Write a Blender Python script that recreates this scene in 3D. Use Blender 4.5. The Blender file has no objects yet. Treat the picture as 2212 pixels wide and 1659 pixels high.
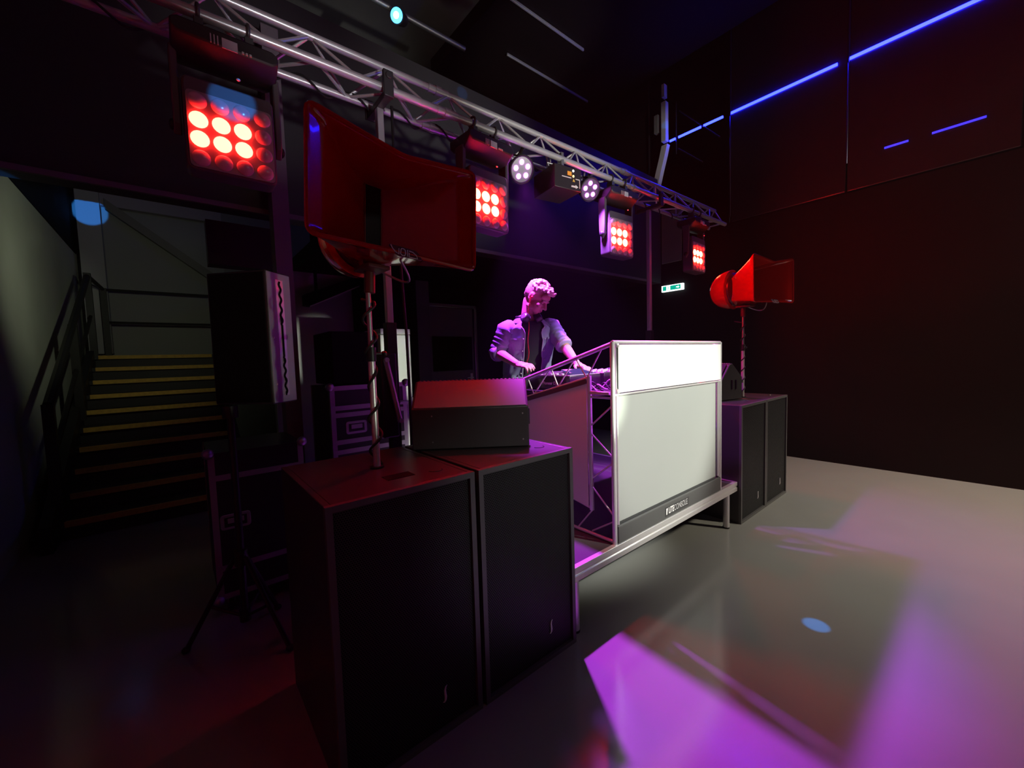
import bpy, bmesh, math, random
from mathutils import Vector, Matrix, Euler
random.seed(7)
S = bpy.context.scene
COL = S.collection
PI = math.pi
V = Vector

# ------------------------------------------------------------------ materials
MATS = {}
def mat(name, col, rough=0.5, metal=0.0, spec=0.5, noise=0.0, nscale=20.0, bump=0.0, bscale=120.0,
        emit=None, estr=0.0, coat=0.0, rvar=0.0, aniso=0.0):
    if name in MATS: return MATS[name]
    m = bpy.data.materials.new(name); m.use_nodes = True
    nt = m.node_tree; p = nt.nodes['Principled BSDF']
    p.inputs['Base Color'].default_value = (*col, 1)
    p.inputs['Roughness'].default_value = rough
    p.inputs['Metallic'].default_value = metal
    p.inputs['Specular IOR Level'].default_value = spec
    p.inputs['Coat Weight'].default_value = coat
    tc = nt.nodes.new('ShaderNodeTexCoord')
    if noise > 0 or rvar > 0:
        n = nt.nodes.new('ShaderNodeTexNoise'); n.inputs['Scale'].default_value = nscale
        n.inputs['Detail'].default_value = 4
        nt.links.new(tc.outputs['Object'], n.inputs['Vector'])
        if noise > 0:
            mx = nt.nodes.new('ShaderNodeMix'); mx.data_type = 'RGBA'
            mx.inputs[6].default_value = (*[c*(1-noise) for c in col], 1)
            mx.inputs[7].default_value = (*[min(1, c*(1+noise)) for c in col], 1)
            nt.links.new(n.outputs['Fac'], mx.inputs[0])
            nt.links.new(mx.outputs[2], p.inputs['Base Color'])
        if rvar > 0:
            mr = nt.nodes.new('ShaderNodeMapRange')
            mr.inputs[3].default_value = max(0.02, rough-rvar); mr.inputs[4].default_value = min(1, rough+rvar)
            nt.links.new(n.outputs['Fac'], mr.inputs[0]); nt.links.new(mr.outputs[0], p.inputs['Roughness'])
    if bump > 0:
        b = nt.nodes.new('ShaderNodeTexNoise'); b.inputs['Scale'].default_value = bscale
        bp = nt.nodes.new('ShaderNodeBump'); bp.inputs['Strength'].default_value = bump
        bp.inputs['Distance'].default_value = 0.002
        nt.links.new(tc.outputs['Object'], b.inputs['Vector'])
        nt.links.new(b.outputs['Fac'], bp.inputs['Height']); nt.links.new(bp.outputs['Normal'], p.inputs['Normal'])
    if emit:
        p.inputs['Emission Color'].default_value = (*emit, 1); p.inputs['Emission Strength'].default_value = estr
    MATS[name] = m
    return m

def grille_mat(name, pitch, hole, metal_col, axes='xz'):
    """perforated sheet: staggered round holes"""
    m = bpy.data.materials.new(name); m.use_nodes = True
    nt = m.node_tree; p = nt.nodes['Principled BSDF']
    p.inputs['Roughness'].default_value = 0.5
    tc = nt.nodes.new('ShaderNodeTexCoord'); sep = nt.nodes.new('ShaderNodeSeparateXYZ')
    nt.links.new(tc.outputs['Object'], sep.inputs[0])
    def mth(op, a, b=None):
        n = nt.nodes.new('ShaderNodeMath'); n.operation = op
        for i, x in enumerate((a, b)):
            if x is None: continue
            if isinstance(x, (int, float)): n.inputs[i].default_value = x
            else: nt.links.new(x, n.inputs[i])
        return n.outputs[0]
    ax = {'x': 0, 'y': 1, 'z': 2}
    u = mth('MULTIPLY', sep.outputs[ax[axes[0]]], 1/pitch)
    w = mth('MULTIPLY', sep.outputs[ax[axes[1]]], 1/(pitch*0.866))
    row = mth('FLOOR', w)
    odd = mth('MULTIPLY', mth('MODULO', mth('ABSOLUTE', row), 2.0), 0.5)
    fu = mth('SUBTRACT', mth('FRACT', mth('ADD', u, odd)), 0.5)
    fw = mth('SUBTRACT', mth('FRACT', w), 0.5)
    d = mth('SQRT', mth('ADD', mth('MULTIPLY', fu, fu), mth('MULTIPLY', fw, fw)))
    mask = mth('GREATER_THAN', d, hole)
    mx = nt.nodes.new('ShaderNodeMix'); mx.data_type = 'RGBA'
    mx.inputs[6].default_value = (0.002, 0.002, 0.002, 1); mx.inputs[7].default_value = (*metal_col, 1)
    nt.links.new(mask, mx.inputs[0]); nt.links.new(mx.outputs[2], p.inputs['Base Color'])
    sp = mth('MULTIPLY', mask, 0.4); nt.links.new(sp, p.inputs['Specular IOR Level'])
    MATS[name] = m
    return m

M_floor = mat('floor_vinyl', (0.25, 0.26, 0.245), 0.15, noise=0.06, nscale=3, rvar=0.03, bump=0.02, bscale=400)
M_cab = mat('black_textured_paint', (0.036, 0.035, 0.035), 0.40, bump=0.12, bscale=700)
M_cabedge = mat('grey_cabinet_edge', (0.085, 0.085, 0.085), 0.45, bump=0.05, bscale=500)
M_grille = grille_mat('perforated_black_steel', 0.0085, 0.36, (0.026, 0.028, 0.028))
M_black = mat('black_plastic', (0.014, 0.014, 0.015), 0.4, noise=0.1)
M_matte = mat('black_matte', (0.007, 0.007, 0.0075), 0.85, noise=0.1, spec=0.12)
M_rubber = mat('black_rubber', (0.012, 0.012, 0.012), 0.6)
M_alu = mat('aluminium', (0.70, 0.69, 0.70), 0.33, metal=0.55, rvar=0.08, nscale=30)
M_alub = mat('brushed_aluminium', (0.82, 0.82, 0.80), 0.36, metal=0.6, noise=0.06, nscale=15)
M_steel = mat('zinc_steel', (0.45, 0.45, 0.46), 0.4, metal=0.9)
M_red = mat('red_gloss_lacquer', (0.50, 0.008, 0.006), 0.16, coat=0.6, noise=0.04)
M_throat = mat('dark_horn_throat', (0.020, 0.004, 0.004), 0.35)
M_white = mat('white_paint', (0.8, 0.8, 0.78), 0.5)
M_label = mat('pale_print', (0.6, 0.6, 0.6), 0.5)
M_wallblack = mat('black_wall_paint', (0.007, 0.0065, 0.0065), 0.75, spec=0.2, noise=0.12, nscale=6, bump=0.1, bscale=60)
M_wallgloss = mat('glossy_black_cladding', (0.030, 0.030, 0.034), 0.22, noise=0.1, nscale=4)
M_bulk = mat('dark_board', (0.028, 0.027, 0.028), 0.5, noise=0.1, nscale=5)
M_concrete = mat('grey_concrete', (0.22, 0.22, 0.21), 0.75, noise=0.12, nscale=5, bump=0.15, bscale=40)
M_plaster = mat('pale_plaster', (0.42, 0.43, 0.38), 0.8, noise=0.10, nscale=4, bump=0.1, bscale=30)
M_yellow = mat('yellow_nosing', (0.55, 0.33, 0.06), 0.7, noise=0.35, nscale=30)
M_step = mat('dark_step', (0.018, 0.016, 0.014), 0.6)
M_purplealu = mat('anodised_tube', (0.55, 0.53, 0.56), 0.4, metal=0.6, noise=0.05)
M_silver = mat('silver_sheet', (0.60, 0.64, 0.58), 0.28, metal=0.15, noise=0.05, nscale=8)

# ------------------------------------------------------------------ mesh helpers
class MB:
    def __init__(s): s.v = []; s.f = []
    def add(s, vs, fs):
        o = len(s.v); s.v += [V(x) for x in vs]; s.f += [tuple(i+o for i in f) for f in fs]; return s
    def box(s, c, d, R=None):
        c = V(c); hx, hy, hz = d[0]/2, d[1]/2, d[2]/2
        vs = [V((x, y, z)) for z in (-hz, hz) for y in (-hy, hy) for x in (-hx, hx)]
        if R is not None: vs = [R @ q for q in vs]
        return s.add([c+q for q in vs], [(0,2,3,1),(4,5,7,6),(0,1,5,4),(2,6,7,3),(0,4,6,2),(1,3,7,5)])
    def bb(s, a, b):
        return s.box([(a[i]+b[i])/2 for i in range(3)], [abs(b[i]-a[i]) for i in range(3)])
    def loft(s, rings, cap0=True, cap1=True, closed=True):
        n = len(rings[0]); vs = [q for r in rings for q in r]; fs = []
        for i in range(len(rings)-1):
            for j in range(n if closed else n-1):
                k = (j+1) % n
                fs.append((i*n+j, i*n+k, (i+1)*n+k, (i+1)*n+j))
        if cap0: fs.append(tuple(range(n-1, -1, -1)))
        if cap1: fs.append(tuple((len(rings)-1)*n+j for j in range(n)))
        return s.add(vs, fs)
    def tube(s, pts, r, n=10, closed=False, cap=True):
        pts = [V(p) for p in pts]; m = len(pts)
        rs = r if isinstance(r, (list, tuple)) else [r]*m
        rings = []; nrm = None
        for i, p in enumerate(pts):
            if closed: t = pts[(i+1) % m]-pts[i-1]
            else: t = pts[min(i+1, m-1)]-pts[max(i-1, 0)]
            t.normalize()
            if nrm is None:
                a = V((0, 0, 1)) if abs(t.z) < 0.9 else V((1, 0, 0))
                nrm = t.cross(a).normalized()
            else:
                nrm = (nrm - t*nrm.dot(t))
                if nrm.length < 1e-6: nrm = t.orthogonal()
                nrm.normalize()
            b = t.cross(nrm)
            rings.append([p+(nrm*math.cos(2*PI*k/n)+b*math.sin(2*PI*k/n))*rs[i] for k in range(n)])
        if closed:
            rings.append(rings[0]); return s.loft(rings, False, False)
        return s.loft(rings, cap, cap)
    def cyl(s, a, b, r, r1=None, n=16):
        return s.tube([a, b], [r, r if r1 is None else r1], n)
    def ell(s, c, rad, R=None, nu=14, nv=9):
        c = V(c); vs = []; fs = []
        rad = rad if isinstance(rad, (tuple, list)) else (rad,)*3
        rings = []
        for i in range(1, nv):
            th = PI*i/nv
            rings.append([V((rad[0]*math.sin(th)*math.cos(2*PI*k/nu), rad[1]*math.sin(th)*math.sin(2*PI*k/nu), rad[2]*math.cos(th))) for k in range(nu)])
        top, bot = V((0, 0, rad[2])), V((0, 0, -rad[2]))
        vs = [top]+[q for r in rings for q in r]+[bot]
        for k in range(nu): fs.append((0, 1+k, 1+(k+1) % nu))
        for i in range(nv-2):
            for k in range(nu):
                a = 1+i*nu+k; b = 1+i*nu+(k+1) % nu
                fs.append((a, a+nu, b+nu, b))
        l = len(vs)-1; o = 1+(nv-2)*nu
        for k in range(nu): fs.append((o+k, l, o+(k+1) % nu))
        if R is not None: vs = [R @ q for q in vs]
        return s.add([c+q for q in vs], fs)
    def caps(s, a, b, ra, rb, n=12, seg=4):
        """tapered capsule"""
        a, b = V(a), V(b); t = (b-a).normalized(); pts = []; rs = []
        for i in range(seg, 0, -1):
            th = PI/2*i/seg*0.98; pts.append(a-t*ra*math.sin(th)); rs.append(max(1e-4, ra*math.cos(th)))
        pts.append(a); rs.append(ra); pts.append(b); rs.append(rb)
        for i in range(1, seg+1):
            th = PI/2*i/seg*0.98; pts.append(b+t*rb*math.sin(th)); rs.append(max(1e-4, rb*math.cos(th)))
        nrm = t.orthogonal().normalized(); bn = t.cross(nrm)
        rings = [[p+(nrm*math.cos(2*PI*k/n)+bn*math.sin(2*PI*k/n))*r for k in range(n)] for p, r in zip(pts, rs)]
        return s.loft(rings)
    def prism(s, poly, fn, d0, d1):
        """poly of 2d points, fn(u,v,d)->3d"""
        return s.loft([[V(fn(u, w, d0)) for u, w in poly], [V(fn(u, w, d1)) for u, w in poly]])
    def xf(s, M):
        s.v = [M @ q for q in s.v]; return s
    def build(s, name, m, parent=None, world=False, smooth=35, bevel=0, bseg=2, mods=None):
        me = bpy.data.meshes.new(name)
        vs = s.v
        if parent is not None and world:
            inv = parent_matrix(parent).inverted(); vs = [inv @ q for q in vs]
        me.from_pydata([tuple(q) for q in vs], [], s.f)
        bm = bmesh.new(); bm.from_mesh(me); bmesh.ops.recalc_face_normals(bm, faces=bm.faces); bm.to_mesh(me); bm.free()
        if smooth is not None:
            me.shade_smooth(); me.set_sharp_from_angle(angle=math.radians(smooth))
        if isinstance(m, (list, tuple)):
            for q in m: me.materials.append(q)
        else: me.materials.append(m)
        o = bpy.data.objects.new(name, me); COL.objects.link(o)
        if parent is not None: o.parent = parent
        if bevel:
            b = o.modifiers.new('edge', 'BEVEL'); b.width = bevel; b.segments = bseg; b.limit_method = 'ANGLE'
            b.angle_limit = math.radians(40)
        return o

def parent_matrix(p):
    M = p.matrix_basis.copy()
    while p.parent is not None:
        p = p.parent; M = p.matrix_basis @ M
    return M

def thing(name, label, cat, loc=(0, 0, 0), rz=0, group=None):
    o = bpy.data.objects.new(name, None); COL.objects.link(o)
    o.empty_display_size = 0.1
    o.location = loc; o.rotation_euler = (0, 0, rz)
    o['label'] = label; o['category'] = cat
    if group: o['group'] = group
    return o
def tag(o, label, cat, group=None):
    o['label'] = label; o['category'] = cat
    if group: o['group'] = group
    return o
def struct(o):
    o['kind'] = 'structure'; return o
def kids(o): return [c for c in ALLK.get(o.name, [])]
def copy_tree(o, parent=None):
    c = o.copy(); COL.objects.link(c)
    if parent is not None: c.parent = parent
    for ch in [q for q in COL.objects if q.parent == o]:
        copy_tree(ch, c)
    return c
def dup(root, loc, rz=None, label=None):
    c = copy_tree(root); c.location = loc
    if rz is not None: c.rotation_euler = (0, 0, rz)
    if label: c['label'] = label
    return c
def text(body, size, M, m, parent, name='lettering', extrude=0.0006, offset=0.0, shear=0.0, sx=1.0, align='CENTER'):
    cu = bpy.data.curves.new(name, 'FONT'); cu.body = body; cu.size = size; cu.extrude = extrude
    cu.offset = offset; cu.shear = shear; cu.align_x = align; cu.align_y = 'CENTER'
    tmp = bpy.data.objects.new(name, cu); COL.objects.link(tmp)
    dg = bpy.context.evaluated_depsgraph_get()
    me = bpy.data.meshes.new_from_object(tmp.evaluated_get(dg))
    bpy.data.objects.remove(tmp)
    inv = parent_matrix(parent).inverted()
    me.transform(inv @ M @ Matrix.Diagonal((sx, 1, 1, 1)))
    me.materials.clear(); me.materials.append(m)
    o = bpy.data.objects.new(name, me); COL.objects.link(o); o.parent = parent
    return o
def frame(origin, ex, ez):
    """matrix with local x->ex, y->ez (text up), z->normal"""
    ex = V(ex).normalized(); ey = V(ez).normalized(); n = ex.cross(ey)
    M = Matrix.Identity(4)
    for i in range(3):
        M[i][0] = ex[i]; M[i][1] = ey[i]; M[i][2] = n[i]; M[i][3] = origin[i]
    return M

# ------------------------------------------------------------------ camera (fitted)
def make_camera():
    yaw, pitch, roll, f = 0.6934, -0.0643, -0.0303, 870.55
    d = V((math.sin(yaw)*math.cos(pitch), math.cos(yaw)*math.cos(pitch), math.sin(pitch)))
    r0 = V((math.cos(yaw), -math.sin(yaw), 0)); u0 = r0.cross(d)
    R = r0*math.cos(roll)+u0*math.sin(roll); U = u0*math.cos(roll)-r0*math.sin(roll)
    cam = bpy.data.cameras.new('camera'); o = bpy.data.objects.new('camera', cam); COL.objects.link(o)
    M = Matrix.Identity(4)
    for i in range(3):
        M[i][0] = R[i]; M[i][1] = U[i]; M[i][2] = -d[i]
    M.translation = V((-0.32758, -1.32292, 1.44892))
    o.matrix_world = M
    cam.sensor_width = 36.0; cam.lens = f/2212*36.0; cam.clip_start = 0.05; cam.clip_end = 100
    S.camera = o
make_camera()

# ------------------------------------------------------------------ setting
struct(MB().bb((-3, -7, -0.1), (6.3, 9.3, 0)).build('floor', M_floor, smooth=None))
# right wall: black lower part + glossy cladding panels above, joints every 1.32 m
mb = MB().bb((6.04, -7, 0), (6.3, 9.3, 6.3))
struct(mb.build('wall_right', M_wallblack, smooth=None))
lp = MB().bb((6.0, -7, 0), (6.04, 9.0, 3.30))
struct(lp.build('trim_1', M_wallblack, smooth=None))
ys = [1.215+1.32*k for k in range(-6, 2)]
w1 = thing('wall_right_cladding', '', ''); del w1['label']; del w1['category']; w1['kind'] = 'structure'
for y in ys:
    z0 = 3.32 if y > -0.4 else 3.63
    MB().bb((6.0, y+0.012-1.32 if y == ys[0] else y-1.32+0.006, z0), (6.035, y-0.006, 6.2)).build('panel', M_wallgloss, w1, bevel=0.012, bseg=3, smooth=None)
MB().bb((6.0, 2.535-1.314, 3.32), (6.035, 2.50, 6.2)).build('panel', M_wallgloss, w1, bevel=0.012, bseg=3, smooth=None)
for y, z0, z1 in ((1.215, 3.4, 6.1), (-0.105, 3.65, 6.1), (2.03, 4.6, 5.4)):
    MB().cyl((5.999, y, z0), (5.999, y, z1), 0.009, n=10).build('glint_bead', mat('dark_chrome', (0.25, 0.25, 0.27), 0.18, metal=0.9), w1)  # thin glossy beads added at the joints to catch blue glints
# window band under the cladding in the front part
wn = MB().bb((6.005, -6.9, 3.31), (6.03, -0.12, 3.62)).build('window_1', mat('dark_window_glass', (0.006, 0.006, 0.008), 0.05, spec=0.8), smooth=None); struct(wn)
# paler board standing in for the lit patch of wall by the exit sign
struct(MB().bb((5.985, 1.945, 2.93), (5.999, 2.285, 3.75)).build('trim_2', M_concrete, smooth=None))
# ceiling
struct(MB().bb((-3, -7, 6.2), (6.3, 9.3, 6.3)).build('ceiling', M_concrete, smooth=None))
raft = MB().bb((3.08, -6.9, 5.98), (5.99, 4.55, 6.195))
struct(raft.build('trim_3', M_wallblack, smooth=None))
# mezzanine front
struct(MB().bb((-1.5, 2.3, 2.62), (5.985, 2.5, 4.28)).build('wall_front_balcony', M_bulk, smooth=None))
struct(MB().bb((0.9, 2.5, 2.64), (5.985, 8.5, 2.8)).build('trim_4', M_wallblack, smooth=None))
struct(MB().bb((-1.5, 2.275, 2.60), (5.6, 2.30, 2.635)).build('trim_5', mat('edge_strip', (0.16, 0.13, 0.13), 0.5), smooth=None))
# column at the balcony and columns farther back
struct(MB().bb((0.295, 2.12, 0), (0.405, 2.27, 3.9)).build('trim_6', mat('column_paint', (0.16, 0.13, 0.14), 0.6, noise=0.05), smooth=None))
struct(MB().bb((2.47, 4.20, 0), (2.68, 4.42, 2.64)).build('trim_7', mat('column_grey', (0.09, 0.09, 0.088), 0.6), smooth=None))
struct(MB().bb((1.62, 4.0, 0), (1.83, 4.6, 2.64)).build('trim_8', M_matte, smooth=None))
# back walls
struct(MB().bb((1.7, 4.5, 0), (6.04, 4.6, 2.64)).build('wall_back', M_wallblack, smooth=None))
struct(MB().bb((0.45, 7.55, 0), (1.9, 7.7, 6.2)).build('wall_back_stair', M_concrete, smooth=None))
struct(MB().bb((-1.6, 7.55, 0), (0.45, 7.7, 6.2)).build('wall_stair', mat('stair_wall_plaster', (0.30, 0.30, 0.285), 0.85, noise=0.08, nscale=2), smooth=None))
struct(MB().bb((0.62, 4.45, 0), (1.72, 4.6, 2.64)).build('wall_side_grey', mat('grey_board', (0.40, 0.39, 0.40), 0.7, noise=0.05), smooth=None))
struct(MB().bb((-1.5, -2.5, 0), (-1.36, 7.55, 3.18)).build('wall_left', M_plaster, smooth=None))
struct(MB().bb((-1.62, 2.5, 3.2), (-1.36, 7.55, 6.2)).build('wall_left_upper', M_matte, smooth=None))
struct(MB().bb((-1.30, 7.33, 1.7), (-1.05, 7.54, 6.1)).build('trim_9', mat('pier_plaster', (0.36, 0.35, 0.36), 0.8), smooth=None))
struct(MB().bb((-1.05, 7.43, 3.95), (0.45, 7.54, 4.38)).build('trim_10', mat('lintel_plaster', (0.33, 0.29, 0.33), 0.8), smooth=None))
# dark board hanging under the balcony behind the tall loudspeaker
struct(MB().bb((-0.065, 2.85, 2.30), (0.50, 3.0, 2.66)).build('trim_11', mat('dark_hanging_board', (0.03, 0.02, 0.02), 0.6), smooth=None))
# upper stair flight seen from below
fl = MB(); poly = [(-1.0, 4.05), (0.3, 3.05), (0.3, 2.9), (-1.0, 3.9)]
fl.prism(poly, lambda u, w, d: (u, d, w), 7.40, 7.5)
struct(fl.build('trim_12', mat('stair_soffit', (0.20, 0.19, 0.17), 0.8), smooth=None))

# door in the back wall
dr = thing('door_1', '', ''); del dr['label']; del dr['category']; dr['kind'] = 'structure'
M_door = mat('dark_grey_door', (0.13, 0.133, 0.128), 0.38, noise=0.05)
MB().bb((2.80, 4.43, 0.0), (3.62, 4.49, 2.3)).build('door_leaf', M_door, dr, bevel=0.004)
MB().bb((2.83, 4.415, 1.27), (3.58, 4.43, 1.83)).build('door_window', mat('dark_door_glass', (0.003, 0.003, 0.003), 0.1), dr)
fr = MB(); fr.bb((2.73, 4.40, 0), (2.79, 4.5, 2.36)); fr.bb((3.63, 4.40, 0), (3.69, 4.5, 2.36)); fr.bb((2.73, 4.40, 2.30), (3.69, 4.5, 2.36))
fr.build('door_frame', mat('door_frame_grey', (0.30, 0.31, 0.29), 0.25, metal=0.5), dr, bevel=0.012, bseg=3)
h = MB(); h.box((3.55, 4.418, 1.10), (0.045, 0.012, 0.22)); h.tube([(3.55, 4.41, 1.14), (3.55, 4.36, 1.14), (3.43, 4.36, 1.14)], 0.009)
h.build('door_handle', M_alub, dr, bevel=0.003)

# staircase to the landing
st = thing('staircase', 'dark staircase with worn yellow nosings climbing to a landing behind the tall loudspeaker', 'staircase', (-0.5, 3.7, 0))
for k in range(1, 11):
    y = 3.40+0.32*k; z = 0.165*k
    sx0, sx1 = -1.17, 0.14
    stp = MB().bb((sx0, y-0.01, z-0.05), (sx1, y+0.34 if k < 10 else y+0.95, z)); stp.bb((sx0, y+0.02, z-0.165), (sx1, y+0.04, z-0.04))
    so = stp.build('step', M_step, st, world=True, smooth=None)
    MB().bb((sx0+0.03, y-0.014, z-0.045), (sx1-0.02, y+0.02, z+0.004)).build('nosing', M_yellow, so, world=True, smooth=None)
M_rail = mat('black_steel_rail', (0.012, 0.011, 0.010), 0.5)
sg = MB()
sg.prism([(3.45, 0.0), (3.70, 0.0), (6.75, 1.5), (6.75, 1.72), (6.55, 1.72), (3.45, 0.22)], lambda u, w, d: (d, u, w), -1.24, -1.17)
sg.build('stringer', M_rail, st, world=True, smooth=None)
sg = MB(); sg.prism([(3.45, 0.0), (3.70, 0.0), (6.75, 1.5), (6.75, 1.72), (6.55, 1.72), (3.45, 0.22)], lambda u, w, d: (d, u, w), 0.14, 0.20)
sg.build('stringer', M_rail, st, world=True, smooth=None)
rl = MB(); rl.tube([(-1.17, 3.75, 1.17), (-1.17, 6.6, 2.73)], 0.035, 8); rl.build('handrail', M_rail, st, world=True)
rl = MB(); rl.tube([(-1.17, 3.75, 0.72), (-1.17, 6.6, 2.2)], 0.02, 8); rl.build('mid_rail', M_rail, st, world=True)
for (x, y, z0, z1) in ((-1.17, 3.75, 0.05, 1.18), (-1.17, 5.2, 0.9, 1.96), (-1.17, 6.6, 1.6, 2.77), (-1.09, 7.3, 1.65, 2.68)):
    MB().bb((x-0.035, y-0.035, z0), (x+0.035, y+0.035, z1)).build('post', M_rail, st, world=True, smooth=None)
for z in (2.66, 2.17):
    MB().cyl((-1.09, 7.3, z), (0.25, 7.3, z), 0.018, n=8).build('landing_rail', M_rail, st, world=True)
MB().cyl((-1.17, 6.6, 2.74), (-1.09, 7.3, 2.66), 0.025, n=8).build('landing_rail', M_rail, st, world=True)

# dark sloping beam on the grey wall
bm_ = thing('sloping_beam', 'dark sloping beam with a pale lower edge hanging before the grey wall', 'beam', (1.2, 4.3, 2.2))
b1 = MB(); b1.prism([(0.95, 2.18), (1.02, 2.17), (1.62, 2.47), (1.62, 2.60), (0.95, 2.31)], lambda u, w, d: (u, d, w), 4.15, 4.3)
b1.build('beam', M_matte, bm_, world=True, smooth=None)
MB().tube([(1.0, 4.14, 2.165), (1.62, 4.14, 2.465)], 0.008, 6).build('edge_strip', M_label, bm_, world=True)
MB().cyl((1.10, 4.22, 2.33), (1.10, 4.22, 2.63), 0.02, n=8).build('hanger', M_matte, bm_, world=True)

# ------------------------------------------------------------------ subwoofers
SW, SH, SD = 0.563, 1.0, 0.68
def make_sub(label):
    t = thing('subwoofer', label, 'subwoofer', (0, 0, 0), 0, 'floor subwoofers')
    th = 0.022
    c = MB()
    c.bb((0, 0.02, 0), (th, SD, SH)); c.bb((SW-th, 0.02, 0), (SW, SD, SH)); c.bb((th, 0.02, 0), (SW-th, SD, th)); c.bb((th, 0.02, SH-th), (SW-th, SD, SH)); c.bb((th, SD-th, th), (SW-th, SD, SH-th))
    c.bb((th, 0.05, th), (SW-th, 0.07, SH-th))
    c.build('cabinet', M_cab, t, bevel=0.003)
    f = MB()
    f.bb((0, 0, 0), (th, 0.02, SH)); f.bb((SW-th, 0, 0), (SW, 0.02, SH)); f.bb((th, 0, 0), (SW-th, 0.02, th)); f.bb((th, 0, SH-th), (SW-th, 0.02, SH))
    f.build('front_edge', M_cabedge, t, smooth=None)
    MB().bb((th+0.004, 0.012, th+0.004), (SW-th-0.004, 0.03, SH-th-0.004)).build('grille', M_grille, t, smooth=None)
    s = [(0.55, 1.0), (0.2, 0.93), (0.0, 0.72), (0.05, 0.5), (0.12, 0.3), (0.05, 0.1), (-0.18, 0.0), (-0.5, 0.02)]
    lg = MB(); cx, cz = SW*0.70, 0.125
    lg.tube([(cx+u*0.020, 0.009, cz+w*0.062) for u, w in s], [0.001, 0.003, 0.0045, 0.005, 0.0055, 0.0045, 0.003, 0.001], 6)
    lg.build('badge', M_label, t)
    # moulded stacking ring on the lid and recessed hand hole
    MB().tube([(SW-0.10+0.03*math.cos(a), 0.14+0.03*math.sin(a), SH+0.0005) for a in [PI*1.05+PI*0.9*k/8 for k in range(9)]], 0.0022, 6).build('stacking_mark', M_black, t)
    return t
sub = make_sub('near black subwoofer in front, under the large horn loudspeaker pole')
sub.location = (0, 0, 0)
dup(sub, (0.583, 0, 0), label='black subwoofer beside the booth, carrying the red lit wedge monitor')
dup(sub, (3.219, 0.003, 0), label='black subwoofer across the stage, the one touching the stage edge')
dup(sub, (3.790, 0.003, 0), label='farthest black subwoofer, next to the empty dance floor')
# pocket in the lid of the near sub
pk = MB().bb((0.262, 0.135, 0.996), (0.372, 0.2, 1.0015)).build('pole_socket', M_matte, sub, smooth=None)

# ------------------------------------------------------------------ stage deck
sd = thing('stage_deck', 'low stage platform with an aluminium edge profile under the white booth', 'stage', (1.16, 0.03, 0))
SX0, SX1, SY0, SY1 = 1.160, 3.214, 0.030, 2.03
MB().bb((SX0+0.03, SY0+0.03, 0.335), (SX1-0.03, SY1-0.03, 0.361)).build('deck_board', mat('deck_phenolic', (0.06, 0.055, 0.06), 0.45, noise=0.1, nscale=60), sd, world=True, smooth=None)
prof = [(0, 0.361), (0, 0.330), (0.006, 0.326), (0.006, 0.318), (0, 0.314), (0, 0.284), (0.03, 0.284), (0.03, 0.361)]
a = MB(); a.prism(prof, lambda u, w, d: (d, SY0+u, w), SX0, SX1); a.build('edge_profile', M_alub, sd, world=True, bevel=0.002)
a = MB(); a.prism(prof, lambda u, w, d: (d, SY1-u, w), SX0, SX1); a.build('edge_profile', M_alub, sd, world=True)
a = MB(); a.prism(prof, lambda u, w, d: (SX0+u, d, w), SY0+0.03, SY1-0.03); a.build('edge_profile', M_alub, sd, world=True)
a = MB(); a.prism(prof, lambda u, w, d: (SX1-u, d, w), SY0+0.03, SY1-0.03); a.build('edge_profile', M_alub, sd, world=True)
for x in (1.205, 3.068):
    for y in (0.06, 1.98):
        lg = MB().cyl((x, y, 0.004), (x, y, 0.30), 0.024, n=20)
        lo = lg.build('leg', M_alu, sd, world=True)
        MB().cyl((x, y, 0.0), (x, y, 0.012), 0.026, n=20).build('foot', M_rubber, lo, world=True)

# ------------------------------------------------------------------ dj booth
bt = thing('dj_booth', 'white fronted folding booth with silver tube frame standing on the stage', 'booth', (1.55, 0.046, 0.361))
BX0, BX1, BY = 1.548, 2.916, 0.050
ZT, ZM, ZB = 1.522, 1.222, 0.361
M_panelw = mat('white_acrylic', (0.86, 0.87, 0.80), 0.35, noise=0.03, nscale=6)
M_panelg = mat('grey_stretch_screen', (0.37, 0.40, 0.375), 0.42, noise=0.03, nscale=3)
r = 0.014
for x in (BX0, BX1):
    MB().cyl((x, BY, ZB), (x, BY, ZT), r, n=14).build('front_post', M_alub, bt, world=True)
    MB().cyl((x+(0.014 if x < 2 else -0.014)*2.0, BY-0.004, ZB+0.11), (x+(0.014 if x < 2 else -0.014)*2.0, BY-0.004, ZM if x > 2 else ZT), 0.008, n=10).build('screen_rail', M_alub, bt, world=True)
MB().cyl((BX0, BY, ZT-0.002), (BX1, BY, ZT-0.002), 0.011, n=12).build('top_rail', M_alub, bt, world=True)
MB().cyl((BX0, BY-0.006, ZM), (BX1, BY-0.006, ZM), 0.007, n=12).build('middle_rail', M_alub, bt, world=True)
MB().bb((BX0+0.035, BY-0.014, ZM+0.012), (BX1-0.016, BY-0.008, ZT-0.016)).build('upper_panel', M_panelw, bt, world=True, smooth=None, bevel=0.002)
MB().bb((BX0+0.022, BY-0.004, ZB+0.125), (BX1-0.085, BY+0.002, ZM-0.006)).build('lower_screen', M_panelg, bt, world=True, smooth=None)
# narrow laced gap right of the screen
MB().cyl((BX1-0.078, BY, ZB+0.12), (BX1-0.078, BY, ZM), 0.005, n=8).build('screen_edge_tube', M_steel, bt, world=True)
MB().cyl((BX1-0.035, BY+0.006, ZB+0.12), (BX1-0.035, BY+0.006, ZM), 0.014, n=10).build('inner_post', M_alu, bt, world=True)
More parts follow.
